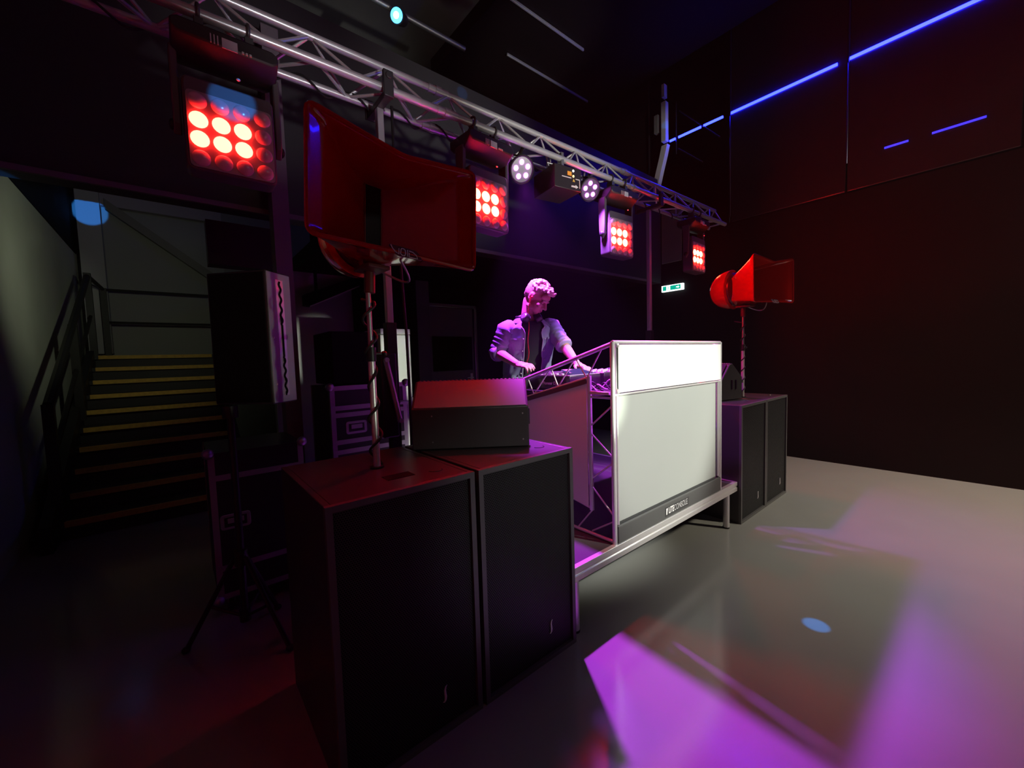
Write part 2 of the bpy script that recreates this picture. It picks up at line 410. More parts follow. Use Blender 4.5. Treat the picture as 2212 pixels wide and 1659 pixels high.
# lower kick panel
kp = MB(); kp.bb((BX0+0.016, BY-0.016, ZB+0.004), (BX1-0.014, BY-0.002, ZB+0.098))
kp.cyl((BX0+0.016, BY-0.006, ZB+0.098), (BX1-0.014, BY-0.006, ZB+0.098), 0.010, n=12)
kpo = kp.build('kick_panel', mat('dark_grey_panel', (0.085, 0.088, 0.085), 0.45, noise=0.05), bt, world=True, bevel=0.002)
MB().bb((BX0+0.03, BY-0.002, ZB+0.108), (BX1-0.08, BY+0.004, ZB+0.128)).build('screen_hem', mat('dark_hem', (0.05, 0.055, 0.055), 0.5), bt, world=True, smooth=None)
# hinge clips on the upper panel
for z in (ZM+0.02, ZT-0.02):
    MB().ell((BX0+0.03, BY-0.014, z), (0.012, 0.008, 0.014)).build('panel_clip', M_alub, bt, world=True)
MB().bb((BX0+0.024, BY-0.012, ZM+0.03), (BX0+0.034, BY-0.006, ZT-0.03)).build('hinge_strip', M_black, bt, world=True)
# lettering on the kick panel: solid block + LITE bold + CONSOLE light
zc = ZB+0.050; ty = BY-0.0168
MB().bb((2.07, BY-0.0172, zc-0.032), (2.385, BY-0.0155, zc+0.03)).build('name_plate', mat('plate_dark', (0.055, 0.057, 0.056), 0.4), kpo, world=True, smooth=None)
text('LITE', 0.056, frame((2.145, ty-0.001, zc), (1, 0, 0), (0, 0, 1)), M_white, kpo, offset=0.0016, sx=0.66)
text('CONSOLE', 0.056, frame((2.272, ty-0.001, zc), (1, 0, 0), (0, 0, 1)), M_label, kpo, offset=-0.0004, sx=0.72)
bl = MB(); bl.prism([(0, -0.020), (0.013, -0.020), (0.015, 0.0), (0.021, 0.021), (0, 0.021)], lambda u, w, d: (2.080+u, d, zc+w), ty-0.0015, ty); bl.build('logo_block', M_white, kpo, world=True, smooth=None)
# side wings (left and right)
M_sidep = mat('grey_side_cloth', (0.62, 0.58, 0.60), 0.6, noise=0.03)
for sx, X in ((1, BX0), (-1, BX1)):
    MB().cyl((X, 0.213, 0.52), (X, 0.218, 1.33), 0.014, n=12).build('wing_post', M_alu, bt, world=True)
    MB().cyl((X, BY, ZT-0.01), (X, 0.90, 1.268), 0.013, n=12).build('sloping_tube', M_alu, bt, world=True)
    MB().cyl((X, 0.218, 1.318), (X, 0.80, 1.165), 0.011, n=12).build('lower_sloping_tube', M_alu, bt, world=True)
    MB().cyl((X, BY, ZB+0.012), (X, 0.90, ZB+0.012), 0.011, n=12).build('base_tube', M_alu, bt, world=True)
    MB().cyl((X, 0.90, ZB), (X, 0.90, 1.27), 0.013, n=12).build('rear_post', M_alu, bt, world=True)
    if sx > 0:
        pn = MB(); pn.prism([(0.235, 0.535), (0.235, 1.285), (0.76, 1.150), (0.76, 0.63)], lambda u, w, d: (d, u, w), X-0.004*sx-0.003, X-0.004*sx+0.003)
        po = pn.build('side_panel', M_sidep, bt, world=True, smooth=None)
        hm = MB(); hm.prism([(0.235, 1.283), (0.235, 1.312), (0.76, 1.178), (0.76, 1.148)], lambda u, w, d: (d, u, w), X-0.012, X+0.010)
        hm.build('panel_hem', mat('dark_velcro', (0.06, 0.05, 0.055), 0.8), po, world=True, smooth=None)
        MB().cyl((X, 0.215, 0.53), (X, 0.76, 0.625), 0.008, n=8).build('panel_rod', M_alu, po, world=True)
    MB().bb((X-0.012, 0.07, 1.222), (X+0.012, 0.215, 1.240)).build('shelf_bar', M_alu, bt, world=True, bevel=0.002)
    MB().cyl((X, 0.06, 1.205), (X, 0.215, 1.205), 0.007, n=8).build('rung', M_alu, bt, world=True)
    zs = [1.20, 1.06, 0.90, 0.74, 0.58, 0.40]
    for i in range(5):
        a_, b_ = (0.213, BY) if i % 2 == 0 else (BY, 0.213)
        if i == 0: pa, pb = (X, BY+0.01, 1.16), (X, 0.213, 1.03)
        elif i == 1: pa, pb = (X, 0.213, 0.99), (X, BY+0.01, 0.87)
        elif i == 2: pa, pb = (X, BY+0.01, 0.83), (X, 0.213, 0.71)
        elif i == 3: pa, pb = (X, 0.213, 0.67), (X, BY+0.01, 0.53)
        else: pa, pb = (X, BY+0.01, 0.49), (X, 0.213, 0.39)
        MB().cyl(pa, pb, 0.005, n=8).build('brace', M_alu, bt, world=True)
    MB().cyl((X, 0.21, 0.52), (X, 0.33, 0.375), 0.005, n=8).build('brace', M_alu, bt, world=True)
    # lacing between the two sloping tubes
    nodes = [((0.12, 1.49), (0.235, 1.315)), ((0.235, 1.315), (0.32, 1.435)), ((0.33, 1.43), (0.47, 1.255)), ((0.47, 1.255), (0.53, 1.375)), ((0.54, 1.37), (0.70, 1.195)), ((0.70, 1.195), (0.76, 1.305))]
    for (y0, z0), (y1, z1) in (nodes if sx > 0 else nodes[:2]):
        MB().cyl((X, y0, z0), (X, y1, z1), 0.0045, n=8).build('brace', M_alu, bt, world=True)
# tray for the gear, held between the wings
MB().bb((BX0+0.016, 0.22, 1.200), (BX1-0.016, 0.88, 1.222)).build('gear_shelf', M_black, bt, world=True, bevel=0.003)
# inside lining of the front panel
MB().bb((BX0+0.03, BY+0.006, ZM+0.02), (BX1-0.03, BY+0.010, ZT-0.02)).build('inner_lining', mat('grey_lining', (0.35, 0.33, 0.36), 0.6, noise=0.25, nscale=9), bt, world=True, smooth=None)

# ------------------------------------------------------------------ players and mixer on the shelf
M_deckbody = mat('player_black', (0.020, 0.020, 0.024), 0.28, noise=0.1)
M_key = mat('pale_keys', (0.55, 0.55, 0.58), 0.3)
def make_player(label):
    t = thing('media_player', label, 'media player', (0, 0, 0), 0, 'players in the booth')
    w, dp, hh = 0.32, 0.40, 0.105
    MB().bb((0, 0, 0.008), (w, dp, hh)).build('body', M_deckbody, t, bevel=0.008)
    for x in (0.03, w-0.03):
        for y in (0.03, dp-0.03): MB().cyl((x, y, 0), (x, y, 0.01), 0.014).build('foot', M_rubber, t)
    jw = MB().cyl((w*0.48, dp*0.62, hh), (w*0.48, dp*0.62, hh+0.016), 0.103, 0.100, n=36).build('jog_wheel', M_steel, t)
    MB().cyl((w*0.48, dp*0.62, hh+0.0162), (w*0.48, dp*0.62, hh+0.018), 0.070, n=30).build('jog_display', M_black, jw)
    MB().box((w*0.5, 0.075, hh+0.016), (0.20, 0.115, 0.012), Matrix.Rotation(math.radians(14), 3, 'X')).build('screen', mat('lcd_glass', (0.01, 0.01, 0.02), 0.08, emit=(0.25, 0.2, 0.7), estr=0.25), t, bevel=0.003)
    for k, (x, y) in enumerate(((0.035, 0.30), (0.035, 0.35), (0.04, 0.10), (0.04, 0.15), (0.285, 0.10), (0.285, 0.15), (0.04, 0.20), (0.285, 0.20))):
        MB().cyl((x, y, hh), (x, y, hh+0.009), 0.014, n=14).build('button', M_key, t)
    MB().bb((w-0.042, 0.25, hh), (w-0.022, 0.37, hh+0.004)).build('pitch_track', M_black, t)
    MB().bb((w-0.046, 0.30, hh+0.004), (w-0.018, 0.315, hh+0.014)).build('pitch_fader', M_key, t, bevel=0.002)
    tp = MB(); tp.bb((0.01, 0.004, hh-0.004), (w-0.01, 0.008, hh+0.001)); tp.bb((0.002, 0.01, hh-0.004), (0.006, dp-0.01, hh+0.0008)); tp.build('trim_line', M_key, t)
    return t
pl = make_player('black player under the person hand, at the open side of the booth'); pl.location = (1.60, 0.42, 1.222)
text('Pioneer DJ', 0.030, frame((1.5992, 0.60, 1.272), (0, -1, 0), (0, 0, 1)), M_key, pl, sx=1.0)
dup(pl, (2.33, 0.42, 1.222), label='black player on the far side of the mixer')
mx = thing('dj_mixer', 'black mixer with rows of knobs between the two players', 'mixer', (1.955, 0.42, 1.222))
MB().bb((0, 0, 0.008), (0.33, 0.41, 0.108)).build('body', M_deckbody, mx, bevel=0.006)
for i in range(4):
    for j in range(5):
        x = 0.05+i*0.076; y = 0.05+j*0.045
        k = MB().cyl((x, y, 0.108), (x, y, 0.124), 0.011, 0.009, n=14).build('knob', M_key, mx)
for i in range(4):
    x = 0.05+i*0.076
    MB().bb((x-0.003, 0.28, 0.108), (x+0.003, 0.36, 0.110)).build('fader_slot', M_black, mx)
    MB().bb((x-0.010, 0.30+0.012*i, 0.110), (x+0.010, 0.315+0.012*i, 0.124)).build('fader', M_key, mx, bevel=0.002)
MB().bb((0.12, 0.385, 0.108), (0.21, 0.395, 0.118)).build('crossfader', M_key, mx)
# cables heaped in front of the gear on the shelf
for k in range(9):
    cb = MB(); x0 = 1.60+0.055*k; pts = []
    for q in range(14):
        a = q/13
        pts.append((x0+0.012*math.sin(5*a+k), 0.25+0.135*a, 1.2275+0.004*(k % 2)+(0.030+0.012*(k % 3))*math.sin(PI*a)**2))
    cb.tube(pts, 0.0052, 8)
    o = cb.build('signal_cable', mat('pale_cable', (0.45, 0.42, 0.5), 0.4) if k % 2 else M_rubber)
    tag(o, 'signal cable looped among the others on the booth shelf before the mixer', 'cable', 'cables heaped on the booth shelf')

# ------------------------------------------------------------------ wedge monitors
def make_wedge(label, L=0.58):
    t = thing('stage_monitor', label, 'monitor speaker', (0, 0, 0), 0, 'wedge monitors')
    # local x along length, y depth (away from viewer), profile in (y,z)
    prof = [(0, 0.004), (0, 0.205), (0.15, 0.335), (0.19, 0.325), (0.40, 0.06), (0.40, 0.004)]
    c = MB(); c.prism(prof, lambda u, w, d: (d, u, w), 0.0, L); c.build('cabinet', M_cab, t, bevel=0.004)
    g = MB(); n = V((0.0, 0.265, 0.21)).normalized()
    g.prism([(0.20, 0.318), (0.395, 0.072), (0.400, 0.076), (0.205, 0.326)], lambda u, w, d: (d, u+0.003, w+0.003), 0.02, L-0.02)
    g.build('grille', M_grille, t, smooth=None)
    rp = MB(); rp.prism([(0.006, 0.2085), (0.146, 0.330), (0.144, 0.334), (0.004, 0.2125)], lambda u, w, d: (d, u, w), 0.012, L-0.012)
    rp.build('back_panel', mat('grey_back_panel', (0.22, 0.22, 0.22), 0.5, bump=0.05, bscale=400), t, smooth=None)
    rid = MB()
    for k in range(26): rid.ell((0.02+(L-0.04)*k/25, 0.165, 0.332), (0.010, 0.012, 0.007), nu=8, nv=6)
    rid.build('ridge_teeth', M_cabedge, t)
    for x in (0.10, L-0.03):
        for z in (0.04, 0.17): MB().cyl((x, 0.002, z), (x, -0.003, z), 0.004, n=8).build('screw', M_steel, t)
    for x in (0.004, L-0.004):
        hd = MB(); sgn = -1 if x < 0.1 else 1
        hd.tube([(x, 0.10, 0.10), (x+sgn*0.012, 0.10, 0.10), (x+sgn*0.012, 0.10, 0.18), (x, 0.10, 0.18)], 0.006, 8)
        hd.tube([(x, 0.16, 0.10), (x+sgn*0.012, 0.16, 0.10), (x+sgn*0.012, 0.16, 0.18), (x, 0.16, 0.18)], 0.006, 8)
        hd.build('side_handle', M_black, t)
    for x in (0.05, L-0.05):
        for y in (0.05, 0.35): MB().cyl((x, y, 0), (x, y, 0.006), 0.015).build('foot', M_rubber, t)
    return t
wd = make_wedge('wedge monitor with red and purple lit back on the near pair of subwoofers')
wd.location = (0.548, 0.515, 1.0035); wd.rotation_euler = (0, 0, math.atan2(-0.354, 0.464))
dup(wd, (3.735, 0.195, 1.0035), math.radians(79), label='dark wedge monitor seen from its end on the far pair of subwoofers')

# ------------------------------------------------------------------ horn loudspeakers
def rrect(pts, rad, n=4):
    """round the corners of a closed polygon of (x,z)"""
    out = []; m = len(pts)
    for i in range(m):
        p = V((*pts[i], 0)); a = V((*pts[i-1], 0)); b = V((*pts[(i+1) % m], 0))
        ua = (a-p).normalized(); ub = (b-p).normalized()
        rr = min(rad, (a-p).length*0.45, (b-p).length*0.45)
        for k in range(n+1):
            t = k/n
            q = (p+ua*rr)*(1-t)**2+p*2*t*(1-t)+(p+ub*rr)*t**2
            out.append((q.x, q.y))
    return out
def make_horn(label):
    t = thing('horn_loudspeaker', label, 'loudspeaker', (0, 0, 0), 0, 'red horn loudspeakers')
    # local: mouth faces -y, mouth centre at (0,-0.28,0.23); pole fixing at origin
    cz = 0.235
    mouth = [(-0.315, 0.215), (0.0, 0.165), (0.315, 0.215), (0.315, -0.195), (0.0, -0.190), (-0.315, -0.195)]
    def ring(sx, sz, y, rad, dz=0.0, tape=1.0):
        return [V((x*sx, y, cz+dz+z*sz)) for x, z in rrect(mouth, rad)]
    n = len(rrect(mouth, 0.03))
    def matched(rx, rz, y):
        # same vertex count, matched by angle to the mouth outline
        out = []
        for x, z in rrect(mouth, 0.03):
            a = math.atan2(z/0.2, x/0.315)
            out.append(V((rx*math.cos(a), y, cz-0.030+rz*math.sin(a))))
        return out
    def blend(a, b, t): return [p*(1-t)+q*t for p, q in zip(a, b)]
    m0 = ring(1, 1, -0.285, 0.03)
    back = matched(0.110, 0.155, 0.06)
    outer = [ring(0.985, 0.975, -0.283, 0.03), m0, ring(1.0, 1.0, -0.275, 0.03)]
    for k in range(1, 9):
        tt = k/8; e = tt**0.9
        r_ = blend(ring(1, 1, -0.275, 0.03), back, e)
        outer.append([V((q.x, -0.275+0.335*tt, q.z)) for q in r_])
    # inner walls to the throat slot
    slot = [V((math.copysign(0.032, x) if abs(x) > 0.001 else 0, -0.03, cz+(0.135 if z > 0 else -0.155))) for x, z in rrect(mouth, 0.03)]
    inner = []
    m1 = ring(0.955, 0.93, -0.277, 0.03)
    def prof_(tt):
        K = ((0.0, 0.0, 0.0), (0.25, 0.15, 0.08), (0.65, 0.56, 0.58), (1.0, 1.0, 1.0))
        for (t0, f0, d0), (t1, f1, d1) in zip(K, K[1:]):
            if tt <= t1:
                u = (tt-t0)/(t1-t0); return f0+(f1-f0)*u, d0+(d1-d0)*u
        return 1.0, 1.0
    for k in range(16, -1, -1):
        f_, d_ = prof_(k/16)
        inner.append([V((p.x*(1-f_)+q.x*f_, p.y+(q.y-p.y)*d_, p.z*(1-f_)+q.z*f_)) for p, q in zip(m1, slot)])
    b = MB(); b.loft(inner+outer, cap0=False, cap1=True)
    ho = b.build('horn', M_red, t, smooth=50)
    MB().tube([V((q.x*0.988, -0.281, cz+(q.z-cz)*0.982)) for q in m0], 0.0085, 8, closed=True).build('mouth_rim', M_red, t)
    # dark throat slot with a lighter frame
    MB().bb((-0.034, -0.032, cz-0.158), (0.034, 0.0, cz+0.138)).build('throat', M_throat, t, smooth=None)
    fr = MB()
    for x in (-0.033, 0.033): fr.bb((x-0.002, -0.036, cz-0.157), (x+0.002, -0.028, cz+0.137))
    fr.bb((-0.033, -0.036, cz+0.134), (0.033, -0.028, cz+0.138))
    fr.build('throat_frame', mat('red_edge', (0.42, 0.03, 0.03), 0.3), t, smooth=None)
    # dark neck ring and rear dome
    def circ(rx, rz, y):
        return [V((rx*math.cos(2*PI*k/36), y, cz-0.022+rz*math.sin(2*PI*k/36))) for k in range(36)]
    nk = MB(); nk.loft([circ(0.10, 0.13, 0.045), circ(0.125, 0.160, 0.07), circ(0.128, 0.165, 0.105)]); nk.build('neck_ring', mat('dark_red_ring', (0.06, 0.004, 0.006), 0.3), t)
    dm = MB(); rg = []
    for k in range(11):
        a = PI/2*k/10*0.985
        rg.append(circ(0.150*math.cos(a)**0.8, 0.190*math.cos(a)**0.8, 0.095+0.215*math.sin(a)))
    rg.insert(0, circ(0.13, 0.17, 0.085))
    dm.loft(rg); dm.build('rear_dome', M_red, t, smooth=60)
    # bracket and socket under the horn
    br = MB(); br.bb((-0.045, -0.09, 0.028), (0.045, 0.05, 0.045)); br.cyl((0, 0, -0.06), (0, 0, 0.03), 0.021); br.build('pole_bracket', mat('dark_red_bracket', (0.10, 0.012, 0.012), 0.4), t, bevel=0.004)
    pts = []
    for k in range(13): 
        a = k/12
        pts.append((0.03+0.12*math.sin(PI*a)*0.7, -0.2+0.2*a, 0.045-0.055*math.sin(PI*a)))
    MB().tube(pts, 0.0045, 8).build('safety_wire', M_steel, t)
    # badge on the lower lip: stroke letters V O I D
    bd = thing('badge', '', ''); del bd['label']; del bd['category']; bd.parent = t; bd.location = (0, 0, 0)
    pz = cz-0.190; y = -0.2875
    pb = MB(); pb.prism(rrect([(-0.005, 0.024), (0.105, 0.020), (0.130, -0.012), (0.03, -0.012)], 0.012), lambda u, w, d: (u-0.055, d, pz+w), y-0.001, y+0.006)
    pb.build('badge_plate', mat('badge_plum', (0.12, 0.012, 0.03), 0.3), bd, bevel=0.001)
    lt = MB(); yy = y-0.0018
    def stroke(ps, rr=0.0016): lt.tube([(u-0.055, yy, pz+w) for u, w in ps], rr, 6)
    stroke([(0.004, 0.021), (0.010, 0.010), (0.020, 0.000), (0.034, -0.006), (0.034, 0.014)])
    stroke([(0.042, 0.012), (0.040, -0.003), (0.046, -0.008), (0.056, -0.008), (0.059, 0.0), (0.058, 0.012), (0.052, 0.016), (0.045, 0.016), (0.042, 0.012)])
    stroke([(0.067, 0.015), (0.067, -0.009)])
    stroke([(0.073, 0.013), (0.088, 0.011), (0.102, 0.002), (0.107, -0.009), (0.09, -0.010), (0.073, -0.009), (0.073, 0.006)])
    lt.build('badge_letters', M_white, bd)
    return t
HL = make_horn('large red horn loudspeaker nearest the camera, on a pole above the near subwoofer')
HL.location = (0.315, 0.355, 1.795); HL.rotation_euler = (math.radians(0), math.radians(3.0), math.radians(4))
HL.scale = (1.05, 1.0, 1.0)
HR = copy_tree(HL); HR['label'] = 'small looking far red horn loudspeaker on a pole before the black wall'
HR.location = (3.897, 0.25, 1.838); HR.rotation_euler = (0, math.radians(-1.5), math.radians(-10))

def make_pole(label, x, y, z0, z1):
    t = thing('speaker_pole', label, 'pole', (x, y, z0), 0, 'loudspeaker poles')
    h = z1-z0
    MB().cyl((0, 0, 0.0), (0, 0, h*0.60), 0.0145, n=16).build('lower_tube', M_alub, t)
    MB().cyl((0, 0, h*0.55), (0, 0, h), 0.0105, n=14).build('upper_tube', M_steel, t)
    MB().cyl((0, 0, h*0.565), (0, 0, h*0.64), 0.020, n=16).build('collar', M_black, t)
    kb = MB(); kb.cyl((0.015, 0, h*0.605), (0.05, 0.0, h*0.605), 0.006); kb.ell((0.055, 0, h*0.605), (0.012, 0.020, 0.012)); kb.build('clamp_knob', M_black, t)
    MB().cyl((0, 0, 0), (0, 0, 0.008), 0.03, n=18).build('base_flange', M_black, t)
    return t
make_pole('silver speaker pole rising from the near subwoofer lid', 0.305, 0.355, 1.0, 1.80)
make_pole('slim silver pole under the far red horn loudspeaker', 3.897, 0.25, 1.0, 1.80)
def spiral(label, x, y, z0, z1, turns, rr):
    pts = []
    n = turns*14
    for k in range(n+1):
        a = k/n
        pts.append((x+rr*math.cos(2*PI*turns*a)*(1+0.25*math.sin(9*a)), y+rr*math.sin(2*PI*turns*a), z0+(z1-z0)*a))
    pts.insert(0, (x+0.05, y+0.2, z0-0.0+0.006)); pts.insert(1, (x+0.03, y+0.08, z0+0.008))
    pts[2:2] = []
    pts.append((x, y+0.08, z1+0.02))
    o = MB().tube(pts, 0.0055, 8).build('speaker_cable', M_rubber)
    tag(o, label, 'cable', 'cables wound up the loudspeaker poles')
spiral('black cable wound round the near speaker pole', 0.305, 0.355, 1.012, 1.70, 5, 0.022)
spiral('black cable wound round the far speaker pole', 3.897, 0.25, 1.012, 1.72, 7, 0.018)

# ------------------------------------------------------------------ truss
tr = thing('lighting_truss', 'long silver triangular truss carrying the row of stage lights', 'truss', (2.0, 1.0, 2.96))
TX0, TX1 = -0.98, 5.06
def tz(x): return 2.955+0.016*x
CH = {'B': (0.90, 0.0), 'C': (1.10, 0.0), 'A': (1.0, 0.18)}
def cp(k, x): return V((x, CH[k][0], tz(x)+CH[k][1]))
for k, rad in (('A', 0.021), ('B', 0.023), ('C', 0.020)):
    MB().cyl(cp(k, TX0), cp(k, TX1-(0.06 if k == 'A' else 0)), rad, n=16).build('chord', M_alu, tr, world=True)
for xj in (1.06, 3.07):
    for k in 'ABC':
        cpl = MB().cyl(cp(k, xj-0.07), cp(k, xj+0.07), 0.025, n=16)
        cpl.cyl(cp(k, xj-0.02), cp(k, xj+0.02), 0.029, n=16)
        cpl.build('coupler', M_alub, tr, world=True)
for ka, kb_ in (('A', 'B'), ('A', 'C'), ('B', 'C')):
    x = TX0+0.06; up = True; st_ = 0.206
    while x+st_ < TX1-0.02:
        a_, b_ = (ka, kb_) if up else (kb_, ka)
        MB().cyl(cp(a_, x), cp(b_, x+st_), 0.0085, n=8).build('brace', M_alu, tr, world=True)
        x += st_; up = not up
for xe in (TX1-0.04, ):
    for ka, kb_ in (('A', 'B'), ('A', 'C'), ('B', 'C')):
        MB().cyl(cp(ka, xe-0.03), cp(kb_, xe-0.03), 0.009, n=8).build('end_brace', M_alu, tr, world=True)

# cable along the rear chord
pts = []
for k in range(240):
    x = TX0+0.1+5.6*k/239
    pts.append((x, 1.10+0.031*math.cos(k*0.55), tz(x)+0.031*math.sin(k*0.55)-0.004))
tag(MB().tube(pts, 0.006, 6).build('truss_cable', M_rubber), 'black cable wound along the rear tube of the truss', 'cable')

# ------------------------------------------------------------------ LED matrix panels
M_lenson = mat('lens_lit_red', (0.9, 0.5, 0.4), 0.2, emit=(1.0, 0.006, 0.0024), estr=480.0)
M_lenson1 = mat('lens_lit_red_soft', (0.9, 0.5, 0.4), 0.2, emit=(1.0, 0.017, 0.010), estr=70.0)
M_lensoff = mat('lens_unlit', (0.75, 0.55, 0.58), 0.18, noise=0.1, nscale=60)
M_head = mat('lamp_housing', (0.10, 0.095, 0.10), 0.45, noise=0.05)
M_base = mat('lamp_base_black', (0.022, 0.02, 0.021), 0.45)
def make_panel(label):
    t = thing('led_matrix_lamp', label, 'stage light', (0, 0, 0), 0, 'red matrix lamps on the truss')
    # local origin: grid centre, front face at y=0, facing -y
    hd = MB(); prof = rrect([(-0.165, 0.215), (0.165, 0.215), (0.165, -0.165), (-0.165, -0.165)], 0.03)
    hd.prism(prof, lambda u, w, d: (u, d, w), 0.0, 0.11); hd.build('head', M_head, t, bevel=0.008)
    fp = MB(); fp.prism(rrect([(-0.155, 0.155), (0.155, 0.155), (0.155, -0.155), (-0.155, -0.155)], 0.02), lambda u, w, d: (u, d, w), -0.004, 0.002)
    fp.build('face_plate', mat('face_plate_grey', (0.34, 0.32, 0.33), 0.35), t, smooth=None)
    for r_ in range(4):
        for c_ in range(4):
            lit = r_ in (1, 2) and c_ < 3
            x = -0.117+0.078*c_; z = 0.117-0.078*r_
            MB().ell((x, -0.003, z), (0.0335, 0.014, 0.0335), nu=20, nv=10).build('lens', M_lenson if lit else M_lensoff, t)
    for s in (-1, 1):
        arm = MB(); arm.prism([(0.02, 0.33), (0.10, 0.33), (0.09, 0.02), (0.06, -0.02), (0.03, 0.02)], lambda u, w, d: (d, u, w), s*0.172, s*0.200)
        ao = arm.build('yoke_arm', M_head, t, bevel=0.006)
        MB().ell((s*0.203, 0.06, 0.02), (0.012, 0.022, 0.022)).build('tilt_knob', M_black, ao)
    bs = MB(); bs.loft([[V((x, y, 0.315+z)) for y, z in ((-0.045, 0.035+o), (-0.045, 0.095-o), (0.165, 0.095-o), (0.165, 0.02+o), (0.08, -0.015+o), (0.02, -0.015+o))] for x, o in ((-0.19, 0.015), (-0.165, 0.0), (0.165, 0.0), (0.19, 0.015))])
    bo = bs.build('base', M_base, t, bevel=0.006)
    MB().bb((-0.02, -0.048, 0.345), (0.035, -0.044, 0.385)).build('display', M_label, bo)
    for k in range(3): MB().bb((0.05+0.014*k, -0.048, 0.35), (0.058+0.014*k, -0.044, 0.36)).build('menu_button', M_label, bo)
    for k in range(3): MB().bb((-0.06+0.012*k, -0.048, 0.35), (-0.056+0.012*k, -0.044, 0.385)).build('level_mark', M_label, bo)
    MB().ell((0.03, -0.045, 0.235), (0.008, 0.006, 0.006)).build('screw', M_alub, t)
    for x in (-0.09, 0.09):
        cl = MB(); cl.bb((x-0.016, 0.015, 0.40), (x+0.016, 0.075, 0.475))
        cl.tube([(x, 0.047+0.032*math.cos(a), 0.508+0.032*math.sin(a)) for a in [2*PI*k/16 for k in range(16)]], 0.008, 8, closed=True)
        cl.build('clamp', mat('dark_clamp', (0.10, 0.10, 0.10), 0.4, metal=0.5), t, bevel=0.002)
    return t
PX = [-0.07, 1.34, 2.81, 4.27]
plabels = ['red LED matrix lamp nearest the camera, partly striped by a blue spot', 'red LED matrix lamp half hidden behind the large horn loudspeaker',
           'red LED matrix lamp beside the bare truss upright, over the white booth', 'last red LED matrix lamp at the far end of the truss']
p0 = make_panel(plabels[0]); p0.location = (PX[0], 0.853, 2.447)
for k in (1, 2, 3):
    dup(p0, (PX[k], 0.853, 2.447+0.016*PX[k]), math.radians((4, -3, 2)[k-1]), plabels[k])
# the nearest lamp is dimmed a little
for ch in [c for c in COL.objects if c.parent == p0 and c.data and c.data.materials and c.data.materials[0] == M_lenson]:
    ch.data = ch.data.copy(); ch.data.materials[0] = M_lenson1

# ------------------------------------------------------------------ purple par lights
M_par = mat('par_lens_purple', (0.6, 0.3, 0.8), 0.2, emit=(0.80, 0.09, 1.0), estr=13.0)
def make_par(label):
    t = thing('par_light', label, 'stage light', (0, 0, 0), 0, 'purple par lights on the truss')
    # faces -z locally before tilt; built facing -y and tilted down
    T = Matrix.Rotation(math.radians(28), 4, 'X')
    def P(mb): return mb.xf(T)
    P(MB().cyl((0, 0.0, 0), (0, 0.075, 0), 0.095, 0.075, n=28)).build('housing', M_base, t)
    P(MB().tube([(0.092*math.cos(a), -0.004, 0.092*math.sin(a)) for a in [2*PI*k/24 for k in range(24)]], 0.008, 8, closed=True)).build('rim', M_black, t)
    P(MB().cyl((0, -0.002, 0), (0, 0.004, 0), 0.088, n=28)).build('lens_plate', mat('par_plate', (0.08, 0.07, 0.09), 0.3), t)
    for k in range(5):
        a = PI/2+2*PI*k/5+0.25
        P(MB().ell((0.050*math.cos(a), -0.006, 0.050*math.sin(a)), (0.019, 0.010, 0.019), nu=16)).build('lens', M_par, t)
    yk = MB(); yk.tube([(-0.105, 0.03, -0.01), (-0.105, 0.03, 0.10), (0, 0.03, 0.115), (0.105, 0.03, 0.10), (0.105, 0.03, -0.01)], 0.006, 8)
    yk.build('yoke', M_base, t)
    cl = MB(); cl.bb((-0.014, 0.01, 0.105), (0.014, 0.05, 0.125)); cl.tube([(0, 0.03, 0.115), (0, 0.0, 0.135), (0, -0.052, 0.150)], 0.012, 8); cl.build('clamp', M_black, t)
    return t
pr = make_par('purple par light beside the lamp half hidden by the horn, five lenses lit'); pr.location = (1.72, 0.955, 2.83); pr.rotation_euler = (0, 0, math.radians(-14))
dup(pr, (2.50, 0.955, 2.872), math.radians(-14), 'purple par light next to the lamp by the truss upright, paler glow')

# ------------------------------------------------------------------ laser box
lx = thing('laser_projector', 'black box projector with orange warning stickers hanging between the purple par lights', 'stage light', (2.09, 0.93, 2.83), math.radians(-8))
MB().bb((-0.13, -0.11, -0.10), (0.13, 0.16, 0.07)).build('case', M_base, lx, bevel=0.004)
MB().bb((-0.005, -0.1125, 0.005), (0.035, -0.110, 0.035)).build('warning_label', mat('orange_label', (0.8, 0.35, 0.04), 0.5, emit=(1, 0.4, 0.05), estr=0.15), lx)
tri = MB(); tri.prism([(-0.012, 0), (0.012, 0), (0, 0.022)], lambda u, w, d: (0.055+u, d, -0.035+w), -0.113, -0.110); tri.build('warning_triangle', mat('yellow_label', (0.8, 0.6, 0.1), 0.5), lx)
for i, (z, c) in enumerate(((0.045, (1, 0.9, 0.8)), (0.005, (1, 0.65, 0.2)))):
    MB().ell((0.052, -0.113, z), (0.009, 0.004, 0.009)).build('indicator', mat('indicator_%d' % i, c, 0.3, emit=c, estr=3.0), lx)
ln = MB(); ln.bb((-0.06, -0.1125, -0.015), (0.03, -0.110, -0.009)); ln.bb((0.075, -0.1125, -0.015), (0.118, -0.110, -0.009)); ln.bb((0.112, -0.1125, -0.075), (0.118, -0.110, -0.012)); ln.build('printed_line', M_white, lx)
ar = MB(); ar.prism([(0.03, -0.078), (0.075, -0.078), (0.075, -0.085), (0.10, -0.070), (0.075, -0.055), (0.07, -0.063), (0.03, -0.066)], lambda u, w, d: (u, d, w), -0.1125, -0.110); ar.build('printed_mark', M_white, lx)
bk = MB(); bk.tube([(-0.10, 0.02, 0.07), (-0.10, 0.02, 0.13), (0.10, 0.02, 0.13), (0.10, 0.02, 0.07)], 0.006, 8); bk.bb((-0.012, -0.05, 0.10), (0.012, 0.0, 0.20)); bk.build('bracket', M_steel, lx)

